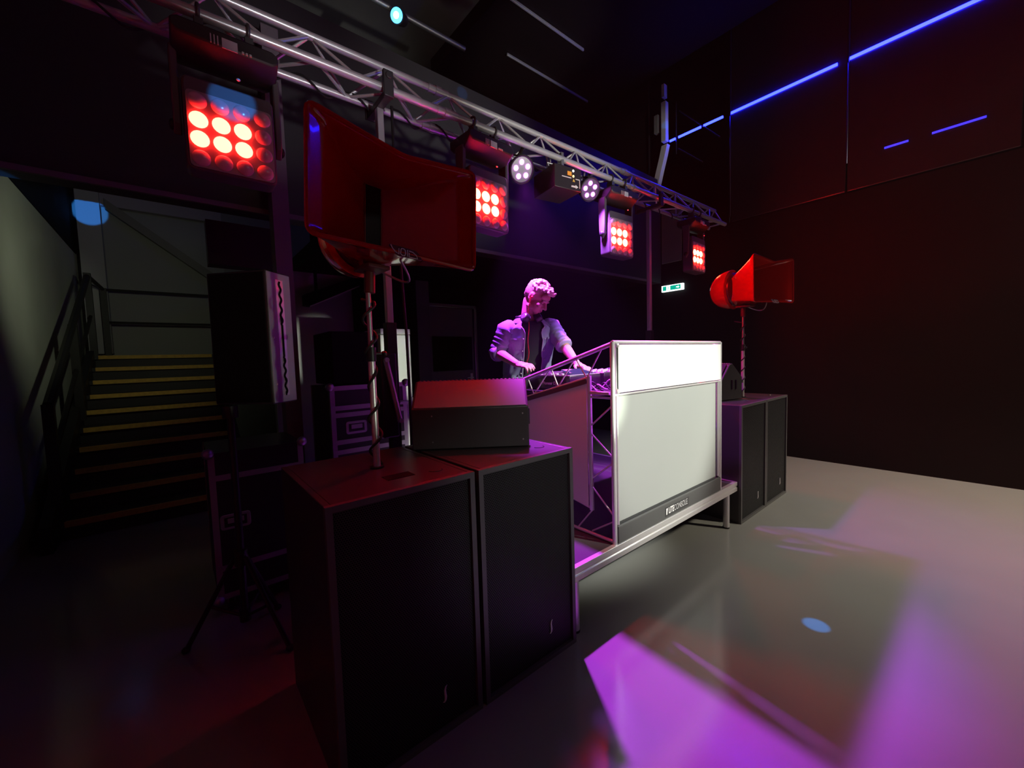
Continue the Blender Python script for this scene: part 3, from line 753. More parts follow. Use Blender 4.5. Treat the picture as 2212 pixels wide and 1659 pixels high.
# ------------------------------------------------------------------ truss lifts
def make_lift(label, x):
    t = thing('truss_lift', label, 'lift stand', (x, 1.0, 0), 0, 'crank stands lifting the truss')
    z1 = tz(x)
    MB().bb((-0.019, -0.019, 1.60), (0.019, 0.019, z1-0.04)).build('inner_mast', M_purplealu, t, bevel=0.003)
    MB().bb((-0.030, -0.030, 0.06), (0.030, 0.030, 1.68)).build('outer_mast', M_black, t, bevel=0.003)
    MB().bb((-0.085, -0.05, 1.00), (0.012, 0.06, 1.50)).build('carriage', M_black, t, bevel=0.01)
    hd = MB(); hd.bb((-0.022, -0.13, z1-0.065), (0.022, 0.13, z1-0.030)); hd.bb((-0.028, -0.150, z1-0.065), (0.028, -0.126, z1+0.075)); hd.bb((-0.028, 0.126, z1-0.065), (0.028, 0.145, z1+0.05)); hd.cyl((0, -0.158, z1+0.045), (0, -0.15, z1+0.045), 0.018)
    hd.build('truss_cradle', mat('cradle_dark_steel', (0.06, 0.06, 0.062), 0.45, metal=0.4), t, bevel=0.006)
    for a in (math.radians(45), math.radians(135), math.radians(225), math.radians(315)):
        lg = MB(); d = V((math.cos(a), math.sin(a), 0))
        lg.tube([d*0.04+V((0, 0, 0.16)), d*0.33+V((0, 0, 0.05))], 0.020, 8); lo = lg.build('leg', M_black, t)
        MB().cyl(d*0.33, d*0.33+V((0, 0, 0.05)), 0.025).build('foot', M_rubber, lo)
    sb = MB(); sb.tube([(-0.055, -0.05, 1.46), (0.005, -0.075, 1.10)], 0.017, 12); so = sb.build('strut', M_steel, t)
    for p in ((-0.055, -0.05, 1.46), (0.005, -0.075, 1.10)):
        MB().cyl((p[0], p[1]-0.022, p[2]), (p[0], p[1]+0.005, p[2]), 0.014).build('pivot_bolt', M_alub, so)
    ck = MB(); ck.tube([(0.05, 0.02, 1.2), (0.12, 0.02, 1.2), (0.12, 0.02, 1.08), (0.17, 0.02, 1.08)], 0.009, 8); ck.build('crank_handle', M_steel, t)
    return t
lf = make_lift('crank stand holding the truss, rising behind the near subwoofers', 0.668)
dup(lf, (3.49, 1.0, 0.012), 0.0, 'bare upright of the crank stand behind the far end of the booth')
tag(MB().tube([(0.735, 0.975, 2.93), (0.725, 0.95, 2.3), (0.735, 0.945, 1.9), (0.745, 0.94, 1.6), (0.745, 0.935, 1.2), (0.74, 0.93, 0.95), (0.75, 0.93, 0.5), (0.78, 0.93, 0.012)], 0.009, 8).build('hanging_cable', M_rubber), 'thick black cable hanging down the near crank stand', 'cable')

# ------------------------------------------------------------------ tall loudspeaker on tripod
ta = math.atan2(0.09, -0.34)   # direction of the wide face from the near corner
NC = V((0.045, 1.03, 0)); e1 = V((-0.227, 0.267, 0)).normalized(); e2 = V((e1.y, -e1.x, 0))
if e2.y < 0: e2 = -e2
tl = thing('tall_loudspeaker', 'tall black loudspeaker with a slotted grey side, on a tripod behind the near subwoofer', 'loudspeaker', (-0.13, 1.16, 1.24))
def q(u, w, z): p = NC+e1*u+e2*w; return V((p.x, p.y, z))
WF, WD, Z0, Z1 = 0.345, 0.17, 1.250, 1.930
c = MB(); c.loft([[q(0, 0, z), q(WF, 0, z), q(WF, WD+0.1, z), q(0, WD, z)] for z in (Z0, Z1)])
c.build('cabinet', M_cab, tl, world=True, bevel=0.008)
g = MB(); g.loft([[q(0.012, -0.004, z), q(WF-0.012, -0.004, z), q(WF-0.012, 0.006, z), q(0.012, 0.006, z)] for z in (Z0+0.01, Z1-0.01)])
g.build('grille', M_matte, tl, world=True, bevel=0.003)
sp = MB(); sp.loft([[q(-0.004, 0.004, z), q(0.002, 0.004, z), q(0.002, WD-0.004, z), q(-0.004, WD-0.004, z)] for z in (Z0+0.006, Z1-0.006)])
spo = sp.build('side_plate', mat('grey_side_plate', (0.36, 0.36, 0.37), 0.5, noise=0.06, bump=0.08, bscale=300), tl, world=True, bevel=0.003)
tk = MB(); tk.loft([[q(-0.0055, 0.060, z), q(-0.003, 0.060, z), q(-0.003, 0.112, z), q(-0.0055, 0.112, z)] for z in (Z0+0.04, Z1-0.04)])
tko = tk.build('fly_track', M_alub, spo, world=True, smooth=None)
pts = []
for k in range(81):
    a = k/80; z = Z0+0.05+(Z1-Z0-0.10)*a
    wv = 0.006*math.sin(a*PI*22) if (a < 0.33 or a > 0.62) else 0
    pts.append(q(-0.0065, 0.086+wv, z))
sl = MB(); sl.tube(pts, 0.006, 6)
for a in (0.0, 0.13, 0.30, 0.48, 0.66): sl.ell(q(-0.0065, 0.086, Z0+0.05+(Z1-Z0-0.10)*a), (0.004, 0.013, 0.012))
sl.build('track_slot', M_matte, spo, world=True)
for z in (Z0+0.10, Z0+0.34): MB().ell(q(-0.005, 0.026, z), (0.004, 0.006, 0.006)).build('screw', M_alub, spo, world=True)
hp = MB(); hp.cyl((-0.13, 1.16, 1.19), (-0.13, 1.16, 1.25), 0.035); hp.build('pole_cup', M_black, tl, world=True)
tp = thing('speaker_tripod', 'black tripod under the tall loudspeaker with splayed legs on the dark floor', 'tripod', (-0.13, 1.16, 0))
MB().cyl((0, 0, 0.12), (0, 0, 1.22), 0.017).build('pole', M_black, tp)
MB().cyl((0, 0, 0.42), (0, 0, 0.5), 0.03).build('hub', M_black, tp)
MB().cyl((0, 0, 0.12), (0, 0, 0.18), 0.026).build('lower_collar', M_black, tp)
for a in (math.radians(155), math.radians(-55), math.radians(50)):
    d = V((math.cos(a), math.sin(a), 0))
    lo = MB().tube([d*0.03+V((0, 0, 0.46)), d*0.27+V((0, 0, 0.02))], 0.012, 8).build('leg', M_black, tp)
    MB().tube([d*0.02+V((0, 0, 0.15)), d*0.16+V((0, 0, 0.225))], 0.008, 6).build('strut', M_black, lo)
    MB().ell(d*0.275+V((0, 0, 0.015)), (0.02, 0.02, 0.015)).build('foot', M_rubber, lo)

# ------------------------------------------------------------------ road cases
M_case = mat('case_laminate', (0.016, 0.015, 0.018), 0.4, noise=0.1, nscale=90)
M_ext = mat('case_extrusion', (0.40, 0.39, 0.42), 0.4, metal=0.6, noise=0.08)
def make_case(t, x0, x1, y0, y1, z0, z1, zs, handle_z, hx=None, corner=True):
    MB().bb((x0, y0, z0), (x1, y1, z1)).build('shell', M_case, t, world=True)
    e = 0.028
    for x in (x0, x1):
        s = 1 if x == x0 else -1
        for y in (y0, y1):
            s2 = 1 if y == y0 else -1
            MB().bb((x-0.003*s, y-0.003*s2, z0), (x+e*s, y+e*s2, z1)).build('corner_strip', M_ext, t, world=True)
    for z in zs:
        for y in (y0, ):
            MB().bb((x0-0.002, y-0.005, z-0.016), (x1+0.002, y+0.01, z+0.016)).build('edge_strip', M_ext, t, world=True)
    if corner:
        for x in (x0, x1):
            for z in (z0, z1): MB().ell((x, y0, z), (0.03, 0.03, 0.03)).build('ball_corner', M_steel, t, world=True)
    hx = (x0+x1)/2 if hx is None else hx
    hz = handle_z
    hf = MB(); hf.prism(rrect([(-0.075, 0.045), (0.075, 0.045), (0.075, -0.045), (-0.075, -0.045)], 0.02), lambda u, w, d: (hx+u, d, hz+w), y0-0.006, y0+0.004)
    ho = hf.build('handle_dish', M_ext, t, world=True, bevel=0.003)
    MB().bb((hx-0.055, y0-0.0075, hz-0.028), (hx+0.055, y0-0.0055, hz+0.028)).build('dish_recess', M_black, ho, world=True)
    MB().bb((hx-0.040, y0-0.014, hz-0.008), (hx+0.040, y0-0.007, hz+0.022)).build('grip', M_ext, ho, world=True, bevel=0.003)
    for x in (x0+0.06, x1-0.06):
        for y in (y0+0.06, y1-0.06):
            w = MB(); w.cyl((x-0.012, y, 0.045), (x+0.012, y, 0.045), 0.045, n=20); wo = w.build('caster', M_rubber, t, world=True)
            MB().bb((x-0.02, y-0.025, 0.06), (x+0.02, y+0.025, z0+0.002)).build('caster_fork', M_steel, wo, world=True)
ca = thing('road_case', 'tall black road case with dull metal edges standing behind the tripod', 'flight case', (-0.03, 1.75, 0))
make_case(ca, -0.222, 0.26, 1.5, 2.0, 0.10, 0.96, (0.815, 0.285, 0.118), 0.55, -0.115)
cb_ = thing('road_case', 'black road case with purple lit metal strips behind the crank stand', 'flight case', (0.75, 1.8, 0))
make_case(cb_, 0.475, 1.03, 1.6, 2.1, 0.10, 1.285, (1.275, 1.135, 1.085, 0.895, 0.825), 0.99, 0.64)
bxm = thing('monitor_cabinet', 'plain black speaker box sitting on the purple lit road case', 'speaker box', (0.65, 1.8, 1.292))
MB().bb((-0.15, -0.17, 0.006), (0.19, 0.25, 0.38)).build('cabinet', M_matte, bxm, bevel=0.006)
MB().bb((-0.14, -0.176, 0.015), (0.18, -0.17, 0.37)).build('grille', M_matte, bxm, bevel=0.002)
for x in (-0.1, 0.14): MB().cyl((x, 0.05, 0), (x, 0.05, 0.01), 0.02).build('foot', M_rubber, bxm)
# silver cabinet
sc = thing('metal_cabinet', 'pale silver metal cabinet standing behind the crank stand', 'cabinet', (1.28, 2.45, 0))
MB().bb((1.13, 2.3, 0.03), (1.425, 2.70, 1.70)).build('body', M_silver, sc, world=True, bevel=0.006)
MB().bb((1.13, 2.29, 1.703), (1.425, 2.70, 1.755)).build('top_cover', M_silver, sc, world=True, bevel=0.006)
for x in (1.16, 1.39):
    for y in (2.34, 2.66): MB().cyl((x, y, 0), (x, y, 0.035), 0.02).build('foot', M_rubber, sc, world=True)
MB().tube([(1.40, 2.285, 0.95), (1.40, 2.26, 0.95), (1.40, 2.26, 1.10), (1.40, 2.285, 1.10)], 0.007, 8).build('handle', M_steel, sc, world=True)

# ------------------------------------------------------------------ exit sign
ex = thing('exit_sign', 'glowing green and white exit sign on the wall past the truss upright', 'sign', (5.97, 2.09, 2.51))
MB().bb((5.955, 1.905, 2.462), (5.998, 2.275, 2.562)).build('sign_box', mat('exit_white', (0.9, 0.95, 0.95), 0.4, emit=(0.85, 1.0, 1.0), estr=2.2), ex, world=True, bevel=0.004)
M_green = mat('exit_green', (0.0, 0.4, 0.25), 0.4, emit=(0.0, 0.45, 0.30), estr=1.0)
M_pict = mat('exit_pictogram', (0.9, 0.95, 0.95), 0.4, emit=(0.8, 1.0, 0.95), estr=2.0)
MB().bb((5.952, 2.19, 2.478), (5.956, 2.25, 2.548)).build('green_field', M_green, ex, world=True, smooth=None)
MB().bb((5.952, 1.945, 2.478), (5.956, 2.12, 2.548)).build('green_field', M_green, ex, world=True, smooth=None)
# running figure and arrow
rn = MB(); X = 5.951
def sy(pts, rr): rn.tube([(X, y, z) for y, z in pts], rr, 6)
rn.ell((X, 2.150, 2.541), (0.002, 0.006, 0.006)); sy([(2.152, 2.530), (2.156, 2.508)], 0.005); sy([(2.156, 2.508), (2.146, 2.495), (2.150, 2.480)], 0.0035); sy([(2.156, 2.508), (2.165, 2.494), (2.176, 2.490)], 0.0035); sy([(2.152, 2.528), (2.140, 2.518)], 0.0028); sy([(2.153, 2.528), (2.166, 2.522), (2.172, 2.512)], 0.0028)
rn.build('running_figure', M_green, ex, world=True)
aw = MB(); aw.prism([(2.02, 2.520), (2.02, 2.506), (1.99, 2.506), (1.99, 2.494), (1.962, 2.513), (1.99, 2.532), (1.99, 2.520)], lambda u, w, d: (d, u, w), 5.9505, 5.953); aw.build('arrow', M_pict, ex, world=True, smooth=None)

# ------------------------------------------------------------------ blue LED strips on the right wall
M_led = mat('blue_led', (0.2, 0.2, 0.9), 0.3, emit=(0.0045, 0.0075, 1.0), estr=42.0)
for i, (y0, y1) in enumerate(((2.135, 2.04), (1.99, 1.635), (1.595, 1.315), (1.205, 0.0), (-0.115, -1.32), (-1.44, -2.64))):
    t = MB().bb((5.980, y1, 4.828), (6.0005, y0, 4.856)).build('led_strip', M_led, smooth=None)
    wh = ['shortest blue light strip, by the pale bent conduit', 'blue light strip between the pale conduit and the crossing rod', 'short blue light strip just after the crossing rod',
          'long blue light strip in the middle of the wall', 'long blue light strip leaving the picture at the top', 'blue light strip beyond the top edge of the picture'][i]
    tag(t, wh, 'light strip', 'blue light strips along the wall')
M_ledrefl = mat('blue_led_reflection', (0.2, 0.2, 0.9), 0.3, emit=(0.02, 0.03, 1.0), estr=1.6)  # glowing strips stand in for the blue LED reflection in the window
for y0, y1, wh in ((-0.44, -0.635, 'short dim blue reflection low under the wall panels'), (-0.815, -1.19, 'longer dim blue reflection low under the wall panels')):
    t = MB().bb((5.985, y1, 3.685), (6.0055, y0, 3.702)).build('led_strip', M_ledrefl, smooth=None)
    tag(t, wh, 'light strip', 'dim blue reflections under the wall panels')
# pale bent conduit and tie rods
cd = thing('wall_conduit', 'pale grey bent duct rising up the dark wall corner above the truss', 'duct', (5.93, 2.2, 4.3))
pr_ = MB(); pr_.loft([[V((x, 2.20+dy, z)) for x, dy in ((5.90+o, 0.05+s), (5.99+o, 0.05+s), (5.99+o, -0.05+s), (5.90+o, -0.05+s))] for z, o, s in ((3.80, 0, 0.20), (4.20, 0, 0.14), (4.42, 0, 0.08), (4.62, 0, 0.02), (4.78, 0, -0.02))])
pr_.build('lower_bend', M_white, cd, world=True, bevel=0.004)
MB().bb((5.90, 2.155, 4.84), (5.99, 2.235, 5.45)).build('upright', M_white, cd, world=True, bevel=0.004)
MB().bb((5.90, 2.175, 5.52), (5.99, 2.225, 5.72)).build('top_piece', M_white, cd, world=True, bevel=0.004)
MB().bb((5.90, 2.29, 5.02), (5.98, 2.36, 5.30)).build('junction_box', M_concrete, cd, world=True, bevel=0.004)
for (a, b, lb) in (((5.992, 1.976, 5.24), (5.992, 1.36, 4.58), 'thin dark rod crossing the blue strips near the wall corner'), ((5.992, 1.99, 4.67), (5.992, 1.61, 4.32), 'thin rod below the blue strips by the pale duct')):
    tag(MB().cyl(a, b, 0.009, n=8).build('tie_rod', M_black), lb, 'rod')

# ------------------------------------------------------------------ ceiling lines, pipe and blue lamp above the balcony
for (x0, x1, y, lb) in ((2.75, 4.6, 2.72, 'thin bright ceiling rail, the one cut by the top edge of the picture'), (3.75, 5.6, 3.47, 'thin bright ceiling rail nearer the truss')):
    tag(MB().bb((x0, y-0.012, 5.94), (x1, y+0.012, 5.975)).build('ceiling_rail', M_alub, bevel=0.004), lb, 'rail')
tag(MB().cyl((0.6, 3.05, 5.32), (2.7, 3.05, 5.32), 0.03, n=12).build('lamp_pipe', M_steel), 'dim grey pipe under the ceiling carrying the blue lamp', 'pipe')
bl_ = thing('blue_par_lamp', 'round blue lamp shining under the ceiling above the truss', 'stage light', (1.76, 2.96, 5.2))
D = V((-0.75, -0.55, -0.38)).normalized()
MB().cyl(V((0, 0, 0)), -D*0.16, 0.085, 0.06, n=20).build('housing', M_base, bl_)
MB().cyl(D*0.002, D*0.010, 0.07, 0.06, n=24).build('lens', mat('blue_lens', (0.2, 0.5, 1), 0.2, emit=(0.05, 0.42, 1.0), estr=5.0), bl_)
MB().cyl(D*0.006, D*0.014, 0.035, 0.03, n=20).build('hot_centre', mat('blue_lens_core', (0.5, 0.8, 1), 0.2, emit=(0.5, 0.9, 1.0), estr=8.0), bl_)
MB().tube([(-0.02, 0.05, 0.0), (0, 0.07, 0.09), (0.0, 0.09, 0.12)], 0.012, 8).build('yoke', M_base, bl_)
#PERSON-BEGIN#
# ------------------------------------------------------------------ the person at the booth
def fuse(parts, name, m, parent, voxel, smooth_it=3, world=True):
    """join overlapping solids into one continuous skin"""
    tmp = parts.build(name, m, None, smooth=None)
    r = tmp.modifiers.new('r', 'REMESH'); r.mode = 'VOXEL'; r.voxel_size = voxel
    s = tmp.modifiers.new('s', 'SMOOTH'); s.factor = 0.5; s.iterations = smooth_it
    dg = bpy.context.evaluated_depsgraph_get()
    me = bpy.data.meshes.new_from_object(tmp.evaluated_get(dg))
    bpy.data.objects.remove(tmp)
    if parent is not None: me.transform(parent_matrix(parent).inverted())
    me.shade_smooth()
    me.materials.clear(); me.materials.append(m)
    o = bpy.data.objects.new(name, me); COL.objects.link(o)
    if parent is not None: o.parent = parent
    return o
M_skin = mat('skin', (0.55, 0.33, 0.25), 0.5, noise=0.05, nscale=30)
M_hair = mat('light_brown_hair', (0.62, 0.50, 0.38), 0.45, noise=0.3, nscale=60, bump=0.5, bscale=220)
M_denim = mat('blue_grey_denim', (0.20, 0.22, 0.34), 0.75, noise=0.18, nscale=25, bump=0.3, bscale=160)
M_tee = mat('black_cotton', (0.014, 0.014, 0.018), 0.9, noise=0.1)
M_trs = mat('black_trousers', (0.015, 0.015, 0.017), 0.85, noise=0.1)
PS = thing('person', 'person in an open denim shirt over black, bowed over the players in the booth', 'person', (1.93, 1.20, 0.361))
# joints
hipc = V((1.945, 1.215, 1.26)); chest = V((1.895, 1.12, 1.58)); neckb = V((1.865, 1.085, 1.735))
left = V((0.93, -0.36, 0)).normalized(); fwd = V((-0.36, -0.93, 0)).normalized()
rsh = V((1.692, 1.150, 1.672)); lsh = V((2.040, 1.010, 1.690))
rel = V((1.63, 1.205, 1.500)); rwr = V((1.625, 0.965, 1.405))
lel = V((2.02, 0.860, 1.545)); lwr = V((1.985, 0.685, 1.385))
hc = V((1.885, 1.000, 1.915))
F = V((0.255, -0.735, -0.62)).normalized()
Rt = V((-0.945, -0.30, 0.07)); Rt = (Rt-F*Rt.dot(F)).normalized()
Up = Rt.cross(F).normalized()
HM = Matrix(((-Rt.x, F.x, Up.x), (-Rt.y, F.y, Up.y), (-Rt.z, F.z, Up.z)))   # local x = left, y = forward, z = up
def H(x, y, z): return hc+HM @ V((x, y, z))
b = MB()
# head
b.ell(H(0, -0.018, 0.032), (0.074, 0.094, 0.082), HM, 22, 14)
b.ell(H(0, 0.030, -0.045), (0.058, 0.062, 0.072), HM, 20, 12)
b.ell(H(0, 0.062, -0.092), (0.034, 0.030, 0.026), HM)          # chin
b.ell(H(0, 0.086, -0.101), (0.020, 0.012, 0.014), HM)
b.ell(H(0, 0.062, 0.040), (0.060, 0.034, 0.034), HM)           # forehead
b.ell(H(0, 0.083, 0.014), (0.050, 0.014, 0.010), HM)           # brow
for s in (-1, 1):
    b.ell(H(s*0.037, 0.062, -0.028), (0.022, 0.024, 0.020), HM)    # cheekbone
    b.ell(H(s*0.030, 0.074, -0.004), (0.015, 0.011, 0.008), HM)    # eyelid
    b.ell(H(s*0.050, 0.010, -0.075), (0.016, 0.034, 0.020), HM)    # jaw corner
    b.ell(H(s*0.076, -0.012, -0.008), (0.008, 0.022, 0.033), HM, 14, 10)   # ear
    b.ell(H(s*0.081, -0.020, 0.004), (0.006, 0.015, 0.022), HM)
    b.ell(H(s*0.012, 0.098, -0.038), (0.009, 0.010, 0.008), HM)    # nostril wings
b.caps(H(0, 0.088, 0.008), H(0, 0.114, -0.032), 0.009, 0.0125)  # nose
b.ell(H(0, 0.088, -0.060), (0.022, 0.011, 0.006), HM)           # upper lip
b.ell(H(0, 0.086, -0.072), (0.019, 0.011, 0.007), HM)           # lower lip
# neck and torso
b.caps(H(0, -0.035, -0.055), neckb+V((0, 0.012, -0.02)), 0.056, 0.062, 16)
b.caps(neckb+V((0, 0.01, -0.02)), chest, 0.075, 0.105, 16)
for s, shj in ((-1, rsh), (1, lsh)):
    b.caps(neckb+left*s*0.05+V((0, 0.0, -0.03)), shj, 0.050, 0.056)
    b.caps(chest+left*s*0.07, hipc+left*s*0.06+V((0, 0, 0.1)), 0.088, 0.080, 16)
    b.caps(hipc+left*s*0.06+V((0, 0, 0.1)), hipc+left*s*0.085+V((0, 0, -0.05)), 0.085, 0.090, 16)
    ft = V((1.945, 1.215, 0.42))+left*s*0.13; kn = hipc+left*s*0.10+fwd*0.03+V((0, 0, -0.42))
    b.caps(hipc+left*s*0.09+V((0, 0, -0.04)), kn, 0.082, 0.056); b.caps(kn, ft, 0.054, 0.040)
    b.caps(ft+V((0, 0, -0.02)), ft+fwd*0.15+V((0, 0, -0.028)), 0.036, 0.030)
# arms
def arm(sh, el, wr):
    b.caps(sh, el, 0.050, 0.040); b.caps(el, el+(wr-el)*0.35, 0.041, 0.040); b.caps(el+(wr-el)*0.35, wr, 0.040, 0.026)
arm(rsh, rel, rwr); arm(lsh, lel, lwr)
def hand(wr, fd, up, sgn, tips_down):
    """fd: towards the fingers, up: back of the hand, sgn: thumb side"""
    fd = fd.normalized(); up = (up-fd*up.dot(fd)).normalized(); sd = fd.cross(up)*sgn
    pc = wr+fd*0.05
    Rm = Matrix((sd, fd, up)).transposed()
    b.ell(wr+fd*0.052, (0.040, 0.050, 0.017), Rm, 16, 10)
    b.ell(wr+fd*0.028+sd*0.016, (0.022, 0.032, 0.018), Rm)
    b.caps(wr-fd*0.02, wr+fd*0.03, 0.025, 0.024)
    for k, (off, ln) in enumerate(((0.031, 0.068), (0.0105, 0.078), (-0.0105, 0.074), (-0.031, 0.058))):
        base = wr+fd*0.088+sd*off-up*0.001
        spread = sd*(off*0.28)
        p1 = base+(fd*0.92+spread*3+up*0.10*(1-k*0.1)).normalized()*ln*0.46
        p2 = p1+(fd*0.80+spread*2-up*(0.50+tips_down[k])).normalized()*ln*0.32
        p3 = p2+(fd*0.55-up*(0.75+tips_down[k])).normalized()*ln*0.27
        b.caps(base, p1, 0.0100, 0.0090, 10); b.caps(p1, p2, 0.0088, 0.0080, 10); b.caps(p2, p3, 0.0078, 0.0066, 10)
    t0 = wr+fd*0.025+sd*0.030-up*0.004
    t1 = t0+(fd*0.70+sd*0.66-up*0.15).normalized()*0.040
    t2 = t1+(fd*0.90+sd*0.22-up*0.35).normalized()*0.032
    b.caps(t0, t1, 0.0135, 0.0110, 10); b.caps(t1, t2, 0.0108, 0.0082, 10)
hand(rwr, V((0.10, -0.90, -0.14)), V((-0.25, -0.12, 1)), -1, (0.05, 0.1, 0.2, 0.3))
hand(lwr, V((-0.25, -0.90, -0.18)), V((0.1, -0.2, 1)), 1, (0.1, 0.1, 0.15, 0.2))
body = fuse(b, 'body', M_skin, PS, 0.0048, 2)
# eyebrows, lips shade
for s in (-1, 1):
    e = MB(); e.tube([H(s*0.012, 0.097, 0.016), H(s*0.030, 0.094, 0.021), H(s*0.050, 0.082, 0.017)], [0.003, 0.0042, 0.002], 8)
    e.build('eyebrow', M_hair, PS, world=True)
    e = MB(); e.tube([H(s*0.017, 0.086, -0.007), H(s*0.030, 0.0875, -0.0105), H(s*0.043, 0.080, -0.007)], 0.0016, 6)
    e.build('eyelashes', mat('dark_lashes', (0.03, 0.02, 0.015), 0.7), PS, world=True)
# lips
e = MB(); e.tube([H(-0.020, 0.092, -0.066), H(0, 0.0995, -0.0655), H(0.020, 0.092, -0.066)], [0.0012, 0.0026, 0.0012], 8); e.build('mouth_line', mat('lip_dark', (0.20, 0.06, 0.05), 0.5), PS, world=True)
# hair
hb = MB(); rnd = random.Random(4)
hb.ell(H(0, -0.030, 0.050), (0.0775, 0.094, 0.078), HM, 20, 12)
for i in range(150):
    th = rnd.uniform(0, 2*PI); ph = rnd.uniform(0.0, 0.98)
    x = 0.070*math.sin(ph*1.45)*math.cos(th); y = -0.012+0.098*math.sin(ph*1.45)*math.sin(th); z = 0.050+0.080*math.cos(ph*1.45)
    if z < 0.075 and y > 0.02: continue
    if z < 0.055: continue
    rr = rnd.uniform(0.009, 0.016)
    hb.ell(H(x*1.05, y, z+0.005), (rr, rr*0.9, rr*0.9), None, 8, 6)
for i in range(46):
    x = rnd.uniform(-0.058, 0.058); y = rnd.uniform(0.050, 0.118)*(1-abs(x)*3.2); z = 0.098-0.22*max(0, y-0.06)+rnd.uniform(-0.012, 0.022)
    rr = rnd.uniform(0.009, 0.0145); hb.ell(H(x, y, z), (rr, rr, rr), None, 8, 6)
fuse(hb, 'hair', M_hair, PS, 0.0036, 1)
sc_ = MB()
for s in (-1, 1):
    sc_.ell(H(s*0.052, -0.040, 0.020), (0.0245, 0.062, 0.050), HM)
sc_.ell(H(0, -0.080, 0.000), (0.055, 0.034, 0.055), HM)
fuse(sc_, 'short_sides', mat('cropped_hair', (0.44, 0.31, 0.23), 0.6, noise=0.3, nscale=90), PS, 0.004, 2)

# torso rings for clothes
def torso(t):
    """t 0 hem .. 1 collar -> centre, half width, half depth"""
    K = [(0.0, hipc+V((0, 0, -0.10)), 0.192, 0.128), (0.25, hipc+V((-0.005, -0.012, 0.05)), 0.182, 0.122), (0.5, V((1.915, 1.160, 1.45)), 0.186, 0.122),
         (0.72, V((1.892, 1.115, 1.59)), 0.205, 0.128), (0.86, V((1.875, 1.092, 1.68)), 0.196, 0.105), (0.94, V((1.868, 1.086, 1.722)), 0.135, 0.085), (1.0, V((1.866, 1.082, 1.752)), 0.078, 0.073)]
    for (t0, c0, a0, d0), (t1, c1, a1, d1) in zip(K, K[1:]):
        if t <= t1:
            u = (t-t0)/(t1-t0); u = u*u*(3-2*u)
            return c0.lerp(c1, u), a0+(a1-a0)*u, d0+(d1-d0)*u
    return K[-1][1:]
def ringpt(t, ang, k=1.0, wr=0.0):
    c, a, d = torso(t)
    ex = 0.85
    x = math.copysign(abs(math.sin(ang))**ex, math.sin(ang)); y = math.copysign(abs(math.cos(ang))**ex, math.cos(ang))
    return c+left*(a*k+wr)*x+fwd*(d*k+wr)*y
# tee
tm = MB(); n = 40
tm.loft([[ringpt(t, 2*PI*k/n, 0.93) for k in range(n)] for t in [i/16*0.965 for i in range(17)]])
tee = tm.build('t_shirt', M_tee, PS, world=True, smooth=60)
# trousers
tb = MB()
for s in (-1, 1):
    ft = V((1.945, 1.215, 0.42))+left*s*0.13; kn = hipc+left*s*0.10+fwd*0.03+V((0, 0, -0.42))
    tb.caps(hipc+left*s*0.07+V((0, 0, 0.06)), hipc+left*s*0.09+V((0, 0, -0.06)), 0.098, 0.102, 16)
    tb.caps(hipc+left*s*0.09+V((0, 0, -0.06)), kn, 0.098, 0.072, 16); tb.caps(kn, ft, 0.070, 0.056, 16)
fuse(tb, 'trousers', M_trs, PS, 0.008, 3)
for s in (-1, 1):
    ft = V((1.945, 1.215, 0.42))+left*s*0.13
    sh = MB(); sh.caps(ft+V((0, 0, -0.012))-fwd*0.04, ft+fwd*0.17+V((0, 0, -0.016)), 0.046, 0.040, 14)
    so_ = fuse(sh, 'shoe', M_black, PS, 0.006, 2)
# open shirt: two front panels and the back as one shell with folds
def wrk(t, a):
    return 0.006*math.sin(a*7+t*9)*math.sin(t*5+0.6)+0.004*math.sin(a*15-t*21)+0.003*math.sin(t*60+a*4)*max(0, 0.6-t)
sm = MB(); ns = 60; nt_ = 34
rings_o = []; rings_i = []
for i in range(nt_+1):
    t = i/nt_
    aL = 0.20+0.26*(1-t)**1.4+0.42*max(0, t-0.8)/0.2        # opening on the person's left (front edge angle)
    aR = 0.30+0.14*(1-t)+0.40*max(0, t-0.8)/0.2
    ro = []; ri = []
    for k in range(ns+1):
        a = aL+(2*PI-aR-aL)*k/ns
        e = wrk(t, a)
        ro.append(ringpt(t, a, 1.05, 0.008+e)); ri.append(ringpt(t, a, 1.05, 0.003+e))
    rings_o.append(ro+ri[::-1])
sm.loft(rings_o)
shirt = sm.build('denim_shirt', M_denim, PS, world=True, smooth=60)
